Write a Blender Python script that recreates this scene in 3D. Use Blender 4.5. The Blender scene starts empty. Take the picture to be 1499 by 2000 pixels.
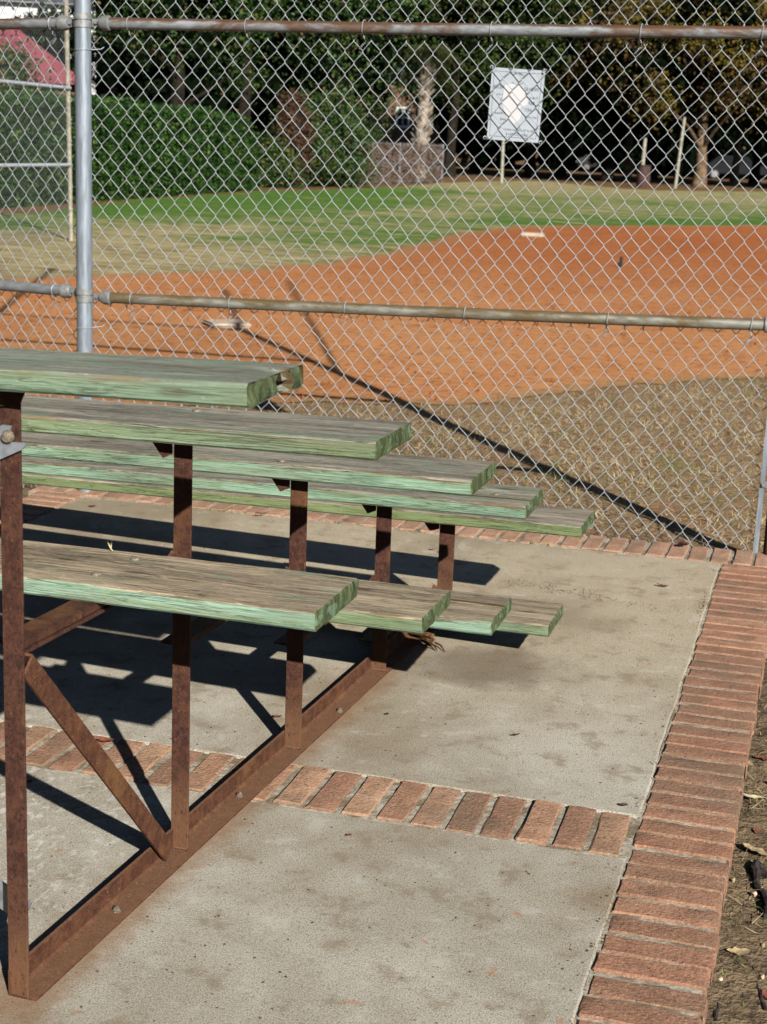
import bpy, bmesh, math, random
import numpy as np
from mathutils import Vector, Matrix, noise as mnoise
from mathutils.geometry import tessellate_polygon

rnd = random.Random(7)
nrs = np.random.RandomState(11)
SC = bpy.context.scene
COL = SC.collection

# ------------------------------------------------------------------ camera
F_PX, W_PX, H_PX = 3057.148, 1499.0, 2000.0
CAM = np.array([1.2687259, -2.06889264, 1.4145175])
RIGHT = np.array([0.94552215, 0.32345855, 0.03691104])
DOWN = np.array([0.1080636, -0.2048773, -0.97280396])
FWD = np.array([-0.30709952, 0.92379644, -0.22867012])
cd = bpy.data.cameras.new('camera')
cam = bpy.data.objects.new('camera', cd)
COL.objects.link(cam)
m3 = Matrix((RIGHT, -DOWN, -FWD)).transposed()
cam.matrix_world = Matrix.Translation(CAM) @ m3.to_4x4()
cd.sensor_fit = 'HORIZONTAL'
cd.sensor_width = 36.0
cd.lens = 36.0 * F_PX / W_PX
cd.clip_start = 0.05
cd.clip_end = 3000
cd.dof.use_dof = True
cd.dof.focus_distance = 3.5
cd.dof.aperture_fstop = 14.0
SC.camera = cam

# ------------------------------------------------------------------ light
SUN = Vector((1.25, -1.51, 1.0)).normalized()
world = bpy.data.worlds.new('World')
SC.world = world
world.use_nodes = True
wn = world.node_tree
sky = wn.nodes.new('ShaderNodeTexSky')
sky.sky_type = 'NISHITA'
sky.sun_disc = False
sky.sun_elevation = math.asin(SUN.z)
sky.sun_rotation = math.atan2(SUN.x, SUN.y)
sky.air_density = 0.7
sky.dust_density = 0.2
sky.ozone_density = 1.0
SC.cycles.max_bounces = 6
SC.cycles.diffuse_bounces = 0
bg = wn.nodes['Background']
bg.inputs['Strength'].default_value = 0.05
wn.links.new(sky.outputs['Color'], bg.inputs['Color'])
sd = bpy.data.lights.new('sun', 'SUN')
sd.energy = 5.0
sd.angle = math.radians(0.53)
sd.color = (1.0, 0.945, 0.86)
sun = bpy.data.objects.new('sun', sd)
COL.objects.link(sun)
sun.rotation_euler = (-SUN).to_track_quat('-Z', 'Y').to_euler()
SC.view_settings.view_transform = 'Standard'
SC.view_settings.look = 'None'
SC.view_settings.exposure = 0.55
SC.view_settings.gamma = 1.0


def ray(u, v):
    d = RIGHT * ((u - W_PX / 2) / F_PX) + DOWN * ((v - H_PX / 2) / F_PX) + FWD
    return d


def gz(u, v, z=-0.05):
    """Surveyed ground point: where a sight line meets the level z."""
    d = ray(u, v)
    return CAM + d * ((z - CAM[2]) / d[2])


def far(u, dist, z=-0.05):
    d = ray(u, 282.0)
    d = d / math.hypot(d[0], d[1])
    return np.array([CAM[0] + d[0] * dist, CAM[1] + d[1] * dist, z])


# ------------------------------------------------------------------ node helper
class G:
    def __init__(s, name, rough=0.8, spec=0.3):
        s.m = bpy.data.materials.new(name)
        s.m.use_nodes = True
        s.t = s.m.node_tree
        s.b = s.t.nodes['Principled BSDF']
        s.b.inputs['Roughness'].default_value = rough
        s.b.inputs['Specular IOR Level'].default_value = spec
        s.tc = s.t.nodes.new('ShaderNodeTexCoord')
        s.geo = s.t.nodes.new('ShaderNodeNewGeometry')
        s.obj = s.tc.outputs['Object']
        s.pos = s.geo.outputs['Position']

    def set(s, sock, v):
        if isinstance(v, bpy.types.NodeSocket):
            s.t.links.new(v, sock)
        elif isinstance(v, (tuple, list)) and len(v) == 3 and sock.type == 'RGBA':
            sock.default_value = (v[0], v[1], v[2], 1)
        else:
            sock.default_value = v

    def math(s, op, a, b=0.0, clamp=False):
        n = s.t.nodes.new('ShaderNodeMath')
        n.operation = op
        n.use_clamp = clamp
        s.set(n.inputs[0], a)
        s.set(n.inputs[1], b)
        return n.outputs[0]

    def vm(s, op, a, b):
        n = s.t.nodes.new('ShaderNodeVectorMath')
        n.operation = op
        s.set(n.inputs[0], a)
        if op == 'SCALE':
            s.set(n.inputs['Scale'], b)
        else:
            s.set(n.inputs[1], b)
        return n.outputs[0]

    def xyz(s, v):
        n = s.t.nodes.new('ShaderNodeSeparateXYZ')
        s.set(n.inputs[0], v)
        return n.outputs

    def noise(s, vec, scale, detail=4.0, rough=0.55, dist=0.0):
        n = s.t.nodes.new('ShaderNodeTexNoise')
        s.set(n.inputs['Vector'], vec)
        n.inputs['Scale'].default_value = scale
        n.inputs['Detail'].default_value = detail
        n.inputs['Roughness'].default_value = rough
        n.inputs['Distortion'].default_value = dist
        return n.outputs['Fac']

    def voro(s, vec, scale, feature='F1', out='Distance'):
        n = s.t.nodes.new('ShaderNodeTexVoronoi')
        n.feature = feature
        s.set(n.inputs['Vector'], vec)
        n.inputs['Scale'].default_value = scale
        return n.outputs[out]

    def map(s, v, a, b, c=0.0, d=1.0, smooth=True):
        n = s.t.nodes.new('ShaderNodeMapRange')
        n.interpolation_type = 'SMOOTHSTEP' if smooth else 'LINEAR'
        n.clamp = True
        for i, x in enumerate((v, a, b, c, d)):
            s.set(n.inputs[i], x)
        return n.outputs[0]

    def mix(s, f, a, b, blend='MIX'):
        n = s.t.nodes.new('ShaderNodeMix')
        n.data_type = 'RGBA'
        n.blend_type = blend
        s.set(n.inputs[0], f)
        s.set(n.inputs[6], a)
        s.set(n.inputs[7], b)
        return n.outputs[2]

    def scl(s, vec, sc):
        return s.vm('MULTIPLY', vec, sc)

    def rand(s):
        return s.t.nodes.new('ShaderNodeObjectInfo').outputs['Random']

    def island(s):
        return s.geo.outputs['Random Per Island']

    def attr(s, name):
        n = s.t.nodes.new('ShaderNodeAttribute')
        n.attribute_name = name
        return n.outputs['Fac']

    def onrm(s):
        return s.tc.outputs['Normal']

    def offs(s, vec, k=37.0):
        """shift a coordinate by the object's own random number"""
        r = s.rand()
        c = s.t.nodes.new('ShaderNodeCombineXYZ')
        for i, q in enumerate((k, k * 1.7, k * 0.6)):
            s.set(c.inputs[i], s.math('MULTIPLY', r, q))
        return s.vm('ADD', vec, c.outputs[0])

    def ramp(s, f, stops):
        n = s.t.nodes.new('ShaderNodeValToRGB')
        e = n.color_ramp.elements
        while len(e) < len(stops):
            e.new(0.5)
        for i, (p, c) in enumerate(stops):
            e[i].position = p
            e[i].color = (c[0], c[1], c[2], 1)
        s.set(n.inputs[0], f)
        return n.outputs[0]

    def bump(s, h, strength=0.5, dist=0.01):
        n = s.t.nodes.new('ShaderNodeBump')
        n.inputs['Strength'].default_value = strength
        n.inputs['Distance'].default_value = dist
        s.set(n.inputs['Height'], h)
        s.t.links.new(n.outputs[0], s.b.inputs['Normal'])

    def col(s, c):
        s.set(s.b.inputs['Base Color'], c)
        return s.m

    def rough(s, v):
        s.set(s.b.inputs['Roughness'], v)


def lin(r, g, b):
    return tuple(((c / 255) / 12.92 if c / 255 < .04045 else ((c / 255 + .055) / 1.055) ** 2.4) for c in (r, g, b))


# ------------------------------------------------------------------ materials
def mat_wood(name, fresh=(0.36, 0.57, 0.38), moss=0.35, top=(0.24, 0.215, 0.17), topgreen=0.25):
    g = G(name, 0.85, 0.15)
    o = g.offs(g.obj)
    nx, ny, nz = g.xyz(g.onrm())
    px, py, pz = g.xyz(g.obj)
    up = g.map(nz, 0.45, 0.75)
    end = g.map(nx, 0.5, 0.8)
    grain = g.noise(g.scl(o, (5.5, 150, 150)), 1.0, 7, .74, .45)
    grain2 = g.noise(g.scl(o, (7, 520, 520)), 1.0, 3, .6, .2)
    speck = g.noise(g.scl(o, (60, 420, 420)), 1.0, 3, .6)
    broad = g.noise(g.scl(o, (2.2, 14, 14)), 1.0, 4, .6, .8)
    rn = g.noise(g.scl(o, (2.6, 62, 62)), 1.0, 4, .6, .7)
    rn2 = g.noise(g.scl(o, (3.0, 150, 150)), 1.0, 2, .5, .3)
    r1 = g.map(g.math('ABSOLUTE', g.math('SUBTRACT', rn, .5)), .0, .020, 1, 0)
    r2 = g.map(g.math('ABSOLUTE', g.math('SUBTRACT', rn2, .5)), .0, .035, 1, 0)
    gate = g.map(g.noise(g.scl(o, (3, 26, 26)), 1.0, 3, .6), .40, .56)
    ridge = g.math('MAXIMUM', g.math('MULTIPLY', r1, g.map(gate, 0, 1, .35, 1)), g.math('MULTIPLY', r2, g.math('MULTIPLY', gate, .7)))
    crack = g.math('MAXIMUM', g.map(grain, .40, .34), ridge)
    kn = g.map(g.voro(g.scl(o, (3.2, 12, 12)), 1.0), .13, .05)
    # weathered top
    t = g.mix(g.map(broad, .35, .65), tuple(c * .72 for c in top), tuple(c * 1.5 for c in top))
    t = g.mix(g.map(grain2, .42, .62, 0, .8), t, tuple(c * .42 for c in top))
    t = g.mix(g.map(speck, .56, .70, 0, .6), t, tuple(c * 1.9 for c in top))
    t = g.mix(g.math('MULTIPLY', crack, .9), t, (.028, .024, .019))
    gp = g.noise(g.scl(o, (3.5, 22, 22)), 1.0, 5, .6, 1.0)
    gp2 = g.math('MULTIPLY', g.map(gp, .66 - topgreen * .3, .76 - topgreen * .3), g.map(grain, .38, .55))
    t = g.mix(g.math('MULTIPLY', gp2, .75), t, (.22, .33, .23))
    t = g.mix(g.map(g.noise(g.scl(o, (1.4, 9, 9)), 1.0, 3), .55, .72, 0, .45), t, (.20, .155, .105))
    t = g.mix(g.math('MULTIPLY', kn, .8), t, (.075, .050, .032))
    # painted front
    f = g.mix(g.map(g.noise(g.scl(o, (2.5, 20, 26)), 1.0, 5, .6, .5), .35, .68), tuple(c * .72 for c in fresh), tuple(min(1, c * 1.15) for c in fresh))
    f = g.mix(g.map(g.noise(g.scl(o, (3, 12, 24)), 1.0, 4, .6, 1.2), .52 - moss * .25, .75 - moss * .1, 0, .85), f, (.205, .255, .115))
    f = g.mix(g.map(grain, .41, .35, 0, .6), f, (.06, .06, .033))
    f = g.mix(g.math('MULTIPLY', ridge, .55), f, (.055, .065, .035))
    f = g.mix(g.map(grain2, .56, .70, 0, .5), f, (.10, .15, .08))
    f = g.mix(g.map(speck, .60, .70, 0, .5), f, (.42, .55, .40))
    f = g.mix(g.math('MULTIPLY', kn, .55), f, (.11, .10, .055))
    # worn bare wood along the arris
    wear = g.noise(g.scl(o, (5, 5, 60)), 1.0, 5, .65, .4)
    hz = g.math('ADD', pz, g.math('MULTIPLY', g.math('SUBTRACT', wear, .5), .035))
    bare = g.map(hz, .0275, .0325)
    f = g.mix(bare, f, g.mix(grain, (.15, .10, .06), (.36, .25, .15)))
    patch = g.map(g.noise(g.scl(o, (2.0, 30, 30)), 1.0, 5, .7, 1.5), .64, .69)
    big = g.map(g.noise(g.scl(o, (1.3, 9, 12)), 1.0, 5, .65, 1.0), .46, .64, 0, .55)
    f = g.mix(big, f, tuple(c * q for c, q in zip(fresh, (.78, .62, .60))))
    f = g.mix(g.math('MULTIPLY', patch, .8), f, g.mix(grain, (.17, .13, .085), (.33, .28, .20)))
    f = g.mix(g.map(py, .012, .018), f, g.mix(grain, (.035, .028, .015), (.16, .10, .045)))
    # end grain
    en = g.noise(g.scl(o, (20, 75, 22)), 1.0, 4, .6, .7)
    e = g.mix(g.map(en, .4, .62), (.070, .090, .040), (.155, .20, .095))
    e = g.mix(g.map(g.noise(g.scl(o, (10, 60, 10)), 1.0, 3, .6), .58, .66, 0, .8), e, (.035, .035, .022))
    e = g.mix(g.map(g.noise(g.scl(o, (10, 28, 40)), 1.0, 3), .55, .66, 0, .6), e, (.25, .38, .25))
    c = g.mix(up, f, t)
    c = g.mix(end, c, e)
    h = g.math('SUBTRACT', g.math('ADD', g.math('MULTIPLY', grain, 1.0), g.math('MULTIPLY', grain2, .4)), g.math('MULTIPLY', ridge, .5))
    g.bump(h, .9, .004)
    return g.col(c)


def mat_rust(name, dark=0.0):
    g = G(name, .82, .25)
    n1 = g.noise(g.pos, 55, 6, .7)
    n2 = g.noise(g.pos, 7, 4, .6)
    n3 = g.noise(g.scl(g.pos, (1, 1, .4)), 160, 3, .6)
    n4 = g.noise(g.pos, 190, 3, .6)
    c = g.mix(g.map(n1, .36, .62), (.046, .019, .014), (.088, .036, .023))
    c = g.mix(g.map(n4, .46, .36, 0, .8), c, (.020, .012, .011))
    c = g.mix(g.map(n2, .54, .72, 0, .6), c, (.17, .078, .030))
    pz = g.xyz(g.pos)[2]
    c = g.mix(g.map(g.math('ADD', pz, g.math('MULTIPLY', g.math('SUBTRACT', n2, .5), .3)), .22, .03, 0, .7), c, (.17, .085, .042))
    c = g.mix(g.map(n3, .62, .72, 0, .5), c, (.24, .125, .075))
    c = g.mix(g.map(n3, .40, .30, 0, .7), c, (.022, .012, .010))
    g.rough(g.map(n1, .3, .7, .62, .92))
    g.bump(g.math('ADD', n1, g.math('MULTIPLY', n3, .6)), .6, .003)
    return g.col(c)


def mat_rust_dusty(name):
    g = G(name, .88, .15)
    n1 = g.noise(g.pos, 40, 6, .7)
    n2 = g.noise(g.pos, 5, 4, .6)
    n3 = g.noise(g.pos, 260, 3, .6)
    nz = g.xyz(g.geo.outputs['Normal'])[2]
    c = g.mix(g.map(n1, .34, .66), (.070, .029, .019), (.135, .058, .031))
    c = g.mix(g.map(n2, .5, .7, 0, .6), c, (.20, .105, .040))
    c = g.mix(g.math('MULTIPLY', g.map(nz, .6, .9), .7), c, (.215, .115, .066))
    c = g.mix(g.map(n3, .42, .32, 0, .6), c, (.040, .020, .014))
    c = g.mix(g.map(n3, .62, .70, 0, .6), c, (.36, .25, .17))
    g.bump(g.math('ADD', n1, g.math('MULTIPLY', n3, .5)), .6, .003)
    return g.col(c)


def mat_concrete():
    g = G('concrete', .9, .2)
    p = g.pos
    x, y, z = g.xyz(p)
    fine = g.noise(p, 340, 4, .8)
    mid = g.noise(p, 110, 4, .7)
    broad = g.noise(p, 2.2, 5, .62, .6)
    warm = g.noise(p, 1.1, 4, .55)
    c = g.mix(g.map(broad, .3, .7), (.40, .365, .29), (.58, .55, .47))
    c = g.mix(g.map(y, .9, 2.8, 0, .68), c, (.56, .46, .305))
    c = g.mix(g.map(warm, .46, .62, 0, .75), c, (.29, .225, .145))
    c = g.mix(g.map(fine, .505, .40, 0, .85), c, (.095, .080, .055))
    c = g.mix(g.map(fine, .54, .66, 0, .6), c, (.68, .65, .57))
    c = g.mix(g.map(mid, .44, .34, 0, .6), c, (.16, .13, .09))
    blot = g.noise(p, 9, 5, .7)
    c = g.mix(g.map(blot, .52, .66, 0, .6), c, (.24, .185, .12))
    c = g.mix(g.map(blot, .44, .34, 0, .4), c, (.58, .555, .49))
    # whitish worn cement film towards the front left
    wm = g.math('MULTIPLY', g.map(x, .25, -.5), g.map(y, 1.7, .6))
    wt = g.map(g.noise(g.scl(p, (1.6, 1, 1)), 22, 6, .72, 1.0), .50, .64)
    c = g.mix(g.math('MULTIPLY', wm, g.math('MULTIPLY', wt, .8)), c, (.70, .69, .66))
    # darker brown patch in front of the lowest foot board, and rust bleeding beside the iron
    d = g.t.nodes.new('ShaderNodeVectorMath')
    d.operation = 'LENGTH'
    g.set(d.inputs[0], g.vm('MULTIPLY', g.vm('SUBTRACT', p, (.22, 2.0, 0)), (1.0, 1.5, 1)))
    st = g.math('ADD', d.outputs['Value'], g.math('MULTIPLY', g.math('SUBTRACT', broad, .5), .5))
    c = g.mix(g.map(st, .34, .12, 0, .62), c, (.12, .085, .05))
    rx = g.math('ADD', x, g.math('MULTIPLY', g.math('SUBTRACT', g.noise(p, 16, 5, .65), .5), .12))
    rust = g.math('MULTIPLY', g.math('MULTIPLY', g.map(rx, .075, .005), g.map(rx, -.13, -.05)), g.math('MULTIPLY', g.map(y, -.15, -.02), g.map(y, 2.3, 2.0)))
    c = g.mix(g.math('MULTIPLY', rust, .6), c, (.26, .125, .05))
    sp = g.map(g.noise(p, 17, 3, .5), .690, .73)
    c = g.mix(g.math('MULTIPLY', sp, .5), c, (.42, .19, .075))
    vs = g.voro(p, 300)
    c = g.mix(g.map(vs, .20, .10, 0, .45), c, (.60, .56, .47))
    h = g.math('ADD', g.math('MULTIPLY', fine, .6), mid)
    g.bump(h, .38, .003)
    return g.col(c)


def mat_brick(name, a, b, c3, smear=.3):
    g = G(name, .9, .2)
    o = g.offs(g.pos, 3.0)
    r = g.rand()
    c = g.ramp(r, [(0, a), (.5, b), (1, c3)])
    r2 = g.math('FRACT', g.math('MULTIPLY', r, 17.31))
    c = g.mix(g.map(r2, .68, .98, 0, .5), c, (.20, .125, .085))
    n = g.noise(o, 22, 5, .65)
    n2 = g.noise(o, 130, 4, .7)
    c = g.mix(g.map(n, .35, .7, 0, .55), c, tuple(x * .55 for x in b))
    c = g.mix(g.map(n2, .55, .7, 0, .5), c, tuple(min(1, x * 1.5) for x in a))
    c = g.mix(g.map(n2, .45, .33, 0, .75), c, (.075, .042, .03))
    c = g.mix(g.map(g.noise(o, 12, 6, .75, .8), .60, .68, 0, smear), c, (.50, .44, .36))
    c = g.mix(g.map(g.noise(o, 6, 3, .6), .60, .75, 0, .5), c, (.13, .085, .05))
    c = g.mix(g.map(g.noise(g.pos, 3.2, 4, .6), .50, .66, 0, .55), c, (.20, .145, .10))
    c = g.mix(g.map(g.noise(g.pos, 260, 2, .6), .60, .70, 0, .5), c, (.62, .50, .40))
    g.bump(g.math('ADD', n2, n), .9, .005)
    return g.col(c)


def mat_mortar():
    g = G('mortar', .95, .1)
    n = g.noise(g.pos, 60, 5, .7)
    n2 = g.noise(g.pos, 9, 4, .6)
    c = g.mix(g.map(n, .3, .7), (.26, .22, .16), (.55, .51, .42))
    c = g.mix(g.map(n2, .47, .62, 0, .8), c, (.17, .125, .075))
    g.bump(n, .8, .006)
    return g.col(c)


def mat_galv(name, base=(.50, .53, .56), rust=0.0, stretch=(1, 1, 1), rcol=(.25, .13, .055), metal=.35, top=0.0):
    g = G(name, .42, .5)
    p = g.scl(g.pos, stretch)
    n = g.noise(p, 60, 4, .6)
    c = g.mix(g.map(n, .3, .7), tuple(x * .8 for x in base), tuple(min(1, x * 1.12) for x in base))
    n2 = g.noise(p, 9, 6, .7, .5)
    c = g.mix(g.map(n2, .66 - rust * .35, .80 - rust * .35, 0, .85), c, rcol)
    if top:
        nz = g.xyz(g.geo.outputs['Normal'])[2]
        tz = g.math('ADD', nz, g.math('MULTIPLY', g.math('SUBTRACT', n2, .5), 1.6))
        c = g.mix(g.map(tz, .35, .75, 0, top), c, rcol)
    g.set(g.b.inputs['Metallic'], metal)
    g.rough(g.map(n, .3, .7, .36, .6))
    g.bump(n, .15, .002)
    return g.col(c)


def mat_plain(name, c, rough=.8, spec=.3, var=.25, sc=8, metal=0.0, bump=.2):
    g = G(name, rough, spec)
    n = g.noise(g.pos, sc, 5, .65)
    cc = g.mix(g.map(n, .3, .7), tuple(x * (1 - var) for x in c), tuple(min(1, x * (1 + var)) for x in c))
    g.b.inputs['Metallic'].default_value = metal
    g.bump(n, bump, .01)
    return g.col(cc)


def mat_leaf(name, stops, trans=.2, rough=.5, spec=.4, patch=None, psc=.4):
    g = G(name, rough, spec)
    c = g.ramp(g.island(), stops)
    if patch:
        c = g.mix(g.map(g.noise(g.pos, psc, 3, .6), patch[1], patch[1] + .08, 0, patch[2]), c, g.ramp(g.island(), patch[0]))
    g.col(c)
    if trans:
        tr = g.t.nodes.new('ShaderNodeBsdfTranslucent')
        g.set(tr.inputs['Color'], c)
        mx = g.t.nodes.new('ShaderNodeMixShader')
        mx.inputs[0].default_value = trans
        g.t.links.new(g.b.outputs[0], mx.inputs[1])
        g.t.links.new(tr.outputs[0], mx.inputs[2])
        g.t.links.new(mx.outputs[0], g.t.nodes['Material Output'].inputs['Surface'])
    return g.m


def mat_dirt():
    g = G('infield_clay', .95, .1)
    p = g.pos
    x, y, z = g.xyz(p)
    n1 = g.noise(g.scl(p, (1, .5, 1)), .55, 5, .6, .5)
    n2 = g.noise(p, 14, 5, .7)
    n3 = g.noise(p, 70, 3, .7)
    near = g.map(y, 7, 24)
    c = g.mix(near, (.60, .265, .105), (.45, .145, .046))
    c = g.mix(g.map(n1, .35, .68, 0, .65), c, g.mix(near, (.68, .355, .165), (.52, .195, .072)))
    c = g.mix(g.map(n2, .47, .36, 0, .65), c, (.22, .078, .028))
    c = g.mix(g.map(g.noise(g.scl(p, (1, .45, 1)), 5, 5, .7, .8), .56, .66, 0, .5), c, g.mix(near, (.33, .115, .042), (.27, .070, .024)))
    c = g.mix(g.map(n3, .58, .72, 0, .35), c, (.62, .31, .15))
    c = g.mix(g.map(g.voro(p, 5.5), .10, .03, 0, .6), c, (.14, .055, .022))
    rake = g.noise(g.scl(p, (.8, 7, 1)), 2.2, 4, .65, .6)
    c = g.mix(g.map(rake, .54, .68, 0, .5), c, g.mix(near, (.36, .125, .042), (.30, .075, .024)))
    foot_ = g.voro(g.vm('ADD', p, g.scl(p, (.0, .35, 0))), 2.6)
    c = g.mix(g.map(foot_, .14, .05, 0, .45), c, (.30, .10, .036))
    e = g.attr('edge')
    ed = g.math('ADD', e, g.math('MULTIPLY', g.math('SUBTRACT', n2, .5), 2.0))
    c = g.mix(g.map(ed, .55, .05, 0, .75), c, (.36, .235, .115))
    g.bump(g.math('ADD', n2, g.math('MULTIPLY', n3, .5)), .9, .035)
    return g.col(c)


def mat_ground():
    g = G('turf', .95, .1)
    p = g.pos
    x, y, z = g.xyz(p)
    gr = g.attr('green')
    so = g.attr('soil')
    st = g.noise(g.scl(p, (.6, 1.6, 1)), .9, 5, .65, .8)
    n2 = g.noise(p, 9, 5, .7)
    n3 = g.noise(p, 45, 4, .7)
    dry = g.mix(g.map(n3, .3, .7), (.21, .145, .072), (.46, .36, .205))
    dry = g.mix(g.map(n2, .50, .72, 0, .35), dry, (.27, .235, .10))
    dry = g.mix(g.map(y, 11, 14), dry, g.mix(g.map(g.noise(g.scl(p, (.7, 1.8, 1)), 2.4, 6, .75, .5), .36, .64), (.235, .185, .085), (.56, .47, .265)))
    dry = g.mix(g.math('MULTIPLY', g.map(g.noise(p, 2.6, 5, .65), .48, .60, 0, .75), g.map(y, 13, 10)), dry, g.mix(g.map(n3, .35, .65), (.22, .105, .05), (.43, .24, .125)))
    dry = g.mix(g.map(y, 11, 8.5, 0, .6), dry, g.mix(g.map(n3, .35, .65), (.15, .088, .048), (.38, .25, .145)))
    grn = g.mix(g.map(n2, .3, .7), (.048, .125, .016), (.125, .245, .042))
    k = g.math('ADD', gr, g.math('MULTIPLY', g.math('SUBTRACT', st, .5), 2.0))
    k = g.math('ADD', k, g.math('MULTIPLY', g.math('SUBTRACT', g.noise(p, 2.6, 5, .7), .5), 1.3))
    k = g.math('ADD', k, g.math('MULTIPLY', g.math('SUBTRACT', n2, .5), .8))
    c = g.mix(g.map(k, .22, .88), dry, grn)
    soil = g.mix(g.map(n3, .3, .7), (.085, .06, .038), (.25, .185, .115))
    soil = g.mix(g.map(n2, .4, .65, 0, .6), soil, (.29, .21, .125))
    c = g.mix(g.map(g.math('ADD', so, g.math('MULTIPLY', g.math('SUBTRACT', n2, .5), .6)), .4, .6), c, soil)
    lt = g.attr('litter')
    lit = g.mix(g.map(n2, .35, .65), (.10, .055, .025), (.27, .165, .075))
    c = g.mix(g.map(g.math('ADD', lt, g.math('MULTIPLY', g.math('SUBTRACT', st, .5), .9)), .35, .65), c, lit)
    g.bump(g.math('ADD', n2, g.math('MULTIPLY', n3, .7)), .9, .03)
    return g.col(c)


M = {}
M['wood_top'] = mat_wood('weathered_green_wood_top', (.32, .455, .315), .3, (.35, .355, .30), .7)
M['wood_a'] = mat_wood('weathered_green_wood', (.285, .375, .245), .7, (.355, .335, .275), .4)
M['wood_b'] = mat_wood('weathered_green_wood_pale', (.30, .455, .325), .25, (.36, .335, .27), .4)
M['wood_c'] = mat_wood('mossy_green_wood', (.24, .32, .155), 1.1, (.37, .33, .26), .2)
M['wood_foot'] = mat_wood('trodden_green_wood', (.37, .545, .405), .15, (.44, .36, .255), .4)
M['wood_foot2'] = mat_wood('trodden_green_wood_mossy', (.31, .42, .28), .6, (.44, .365, .255), .2)
M['rust'] = mat_rust('rusty_steel')
M['rust_dusty'] = mat_rust_dusty('dusty_rust')
M['concrete'] = mat_concrete()
M['brick_red'] = mat_brick('red_brick', (.46, .255, .160), (.385, .195, .122), (.31, .180, .115), .4)
M['brick_tan'] = mat_brick('tan_brick', (.50, .31, .20), (.43, .245, .155), (.36, .19, .125), .55)
M['brick_pink'] = mat_brick('pink_brick', (.56, .345, .235), (.50, .29, .19), (.43, .255, .165), .55)
M['mortar'] = mat_mortar()
M['galv'] = mat_galv('galvanised_post', (.27, .315, .37), 0.03, (1, 1, .15))
M['rail_rust'] = mat_galv('rusted_top_rail', (.30, .325, .345), .62, (.35, 1, 1), (.135, .070, .036), top=.9)
M['rail_mid'] = mat_galv('mildewed_mid_rail', (.28, .275, .235), .62, (.3, 1, 1), (.15, .105, .045), top=.7)
M['rail_clean'] = mat_galv('dull_rail', (.25, .265, .28), .25, (.3, 1, 1), (.15, .115, .075))
M['fitting'] = mat_galv('zinc_fitting', (.27, .28, .285), .2)
M['wire'] = mat_galv('galvanised_wire', (.35, .38, .40), .12, (1, 1, 1), (.13, .09, .06), metal=.2)
M['wire_far'] = mat_galv('old_wire', (.20, .22, .215), .1, (1, 1, 1), metal=.2)
M['brown_post'] = mat_rust('rusty_post')
M['bolt'] = mat_plain('bolt_zinc', (.23, .19, .14), .6, .4, .4, 200, .3)
M['dirt'] = mat_dirt()
M['ground'] = mat_ground()
M['bark'] = mat_plain('bark', (.16, .105, .065), .95, .1, .5, 5, 0, .8)
M['bark_dark'] = mat_plain('dark_bark', (.020, .016, .012), .95, .1, .5, 5, 0, .8)
M['palm_bark'] = mat_plain('palm_bark', (.30, .25, .195), .95, .1, .5, 7, 0, .8)
M['white'] = mat_plain('white_paint', (.78, .78, .76), .6, .3, .08, 4)
M['base_pad'] = mat_plain('base_pad', (.56, .42, .31), .7, .3, .2, 12)
M['dark'] = mat_plain('dark_rubber', (.022, .020, .020), .6, .3, .2, 30)
M['shingle'] = mat_plain('slate_shingle', (.055, .06, .085), .8, .2, .2, 6)
M['wallbrown'] = mat_plain('brown_wall', (.18, .105, .075), .9, .1, .35, 5)
M['stake'] = mat_plain('pale_stake', (.34, .33, .25), .8, .2, .25, 6)
M['wood_post'] = mat_plain('timber_post', (.36, .32, .25), .9, .1, .3, 9)
M['blue'] = mat_plain('blue_paint', (.07, .13, .24), .6, .3, .2, 9)
M['barrel'] = mat_plain('barrel_brown', (.085, .045, .04), .7, .3, .3, 6)
M['carpaint'] = mat_plain('car_paint_dark', (.012, .013, .017), .6, .15, .1, 3)
M['carpaint2'] = mat_plain('car_paint_white', (.06, .062, .065), .6, .15, .05, 3)  # white paint darkened: tree shade put into the colour
M['glass'] = mat_plain('dark_glass', (.012, .014, .016), .35, .15, .1, 3, 0, 0)
M['alloy'] = mat_plain('alloy_rim', (.3, .3, .3), .5, .3, .1, 20, .3)
M['paper'] = mat_plain('paper', (.39, .43, .48), .7, .1, .04, 30, 0, .03)
M['blank'] = mat_plain('white_label', (.56, .555, .575), .7, .1, .02, 30, 0, .02)
M['ink'] = mat_plain('faded_print', (.13, .155, .20), .8, .1, .1, 200, 0, 0)
M['ink2'] = mat_plain('darker_print', (.10, .12, .16), .8, .1, .1, 200, 0, 0)
M['twig'] = mat_plain('twig', (.26, .19, .115), .9, .1, .4, 60)
M['root'] = mat_plain('dark_root', (.05, .042, .038), .9, .1, .5, 40, 0, .8)
M['splinter'] = mat_plain('splintered_wood', (.13, .07, .032), .9, .1, .55, 60, 0, .8)
M['straw_bit'] = mat_plain('straw', (.52, .46, .28), .9, .1, .3, 60)
M['deadleaf'] = mat_leaf('dead_leaf', [(0, (.17, .06, .035)), (.5, (.26, .13, .06)), (1, (.40, .28, .15))], .1)
M['leafred'] = mat_plain('red_brown_leaf', (.21, .07, .04), .7, .3, .3, 90)
M['leafpurple'] = mat_plain('purple_leaf', (.055, .012, .03), .6, .3, .3, 90)
M['leaftan'] = mat_plain('tan_leaf', (.40, .30, .17), .7, .3, .35, 90)
M['crumb'] = mat_plain('crumb_soil', (.09, .062, .04), .95, .1, .4, 200)
def mat_roof():
    g = G('red_metal_roof', .55, .3)
    x, y, z = g.xyz(g.obj)
    n = g.noise(g.pos, 1.2, 4, .6)
    c = g.mix(g.map(n, .3, .7), (.185, .045, .062), (.26, .075, .095))
    return g.col(c)
M['redroof'] = mat_roof()
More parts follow.
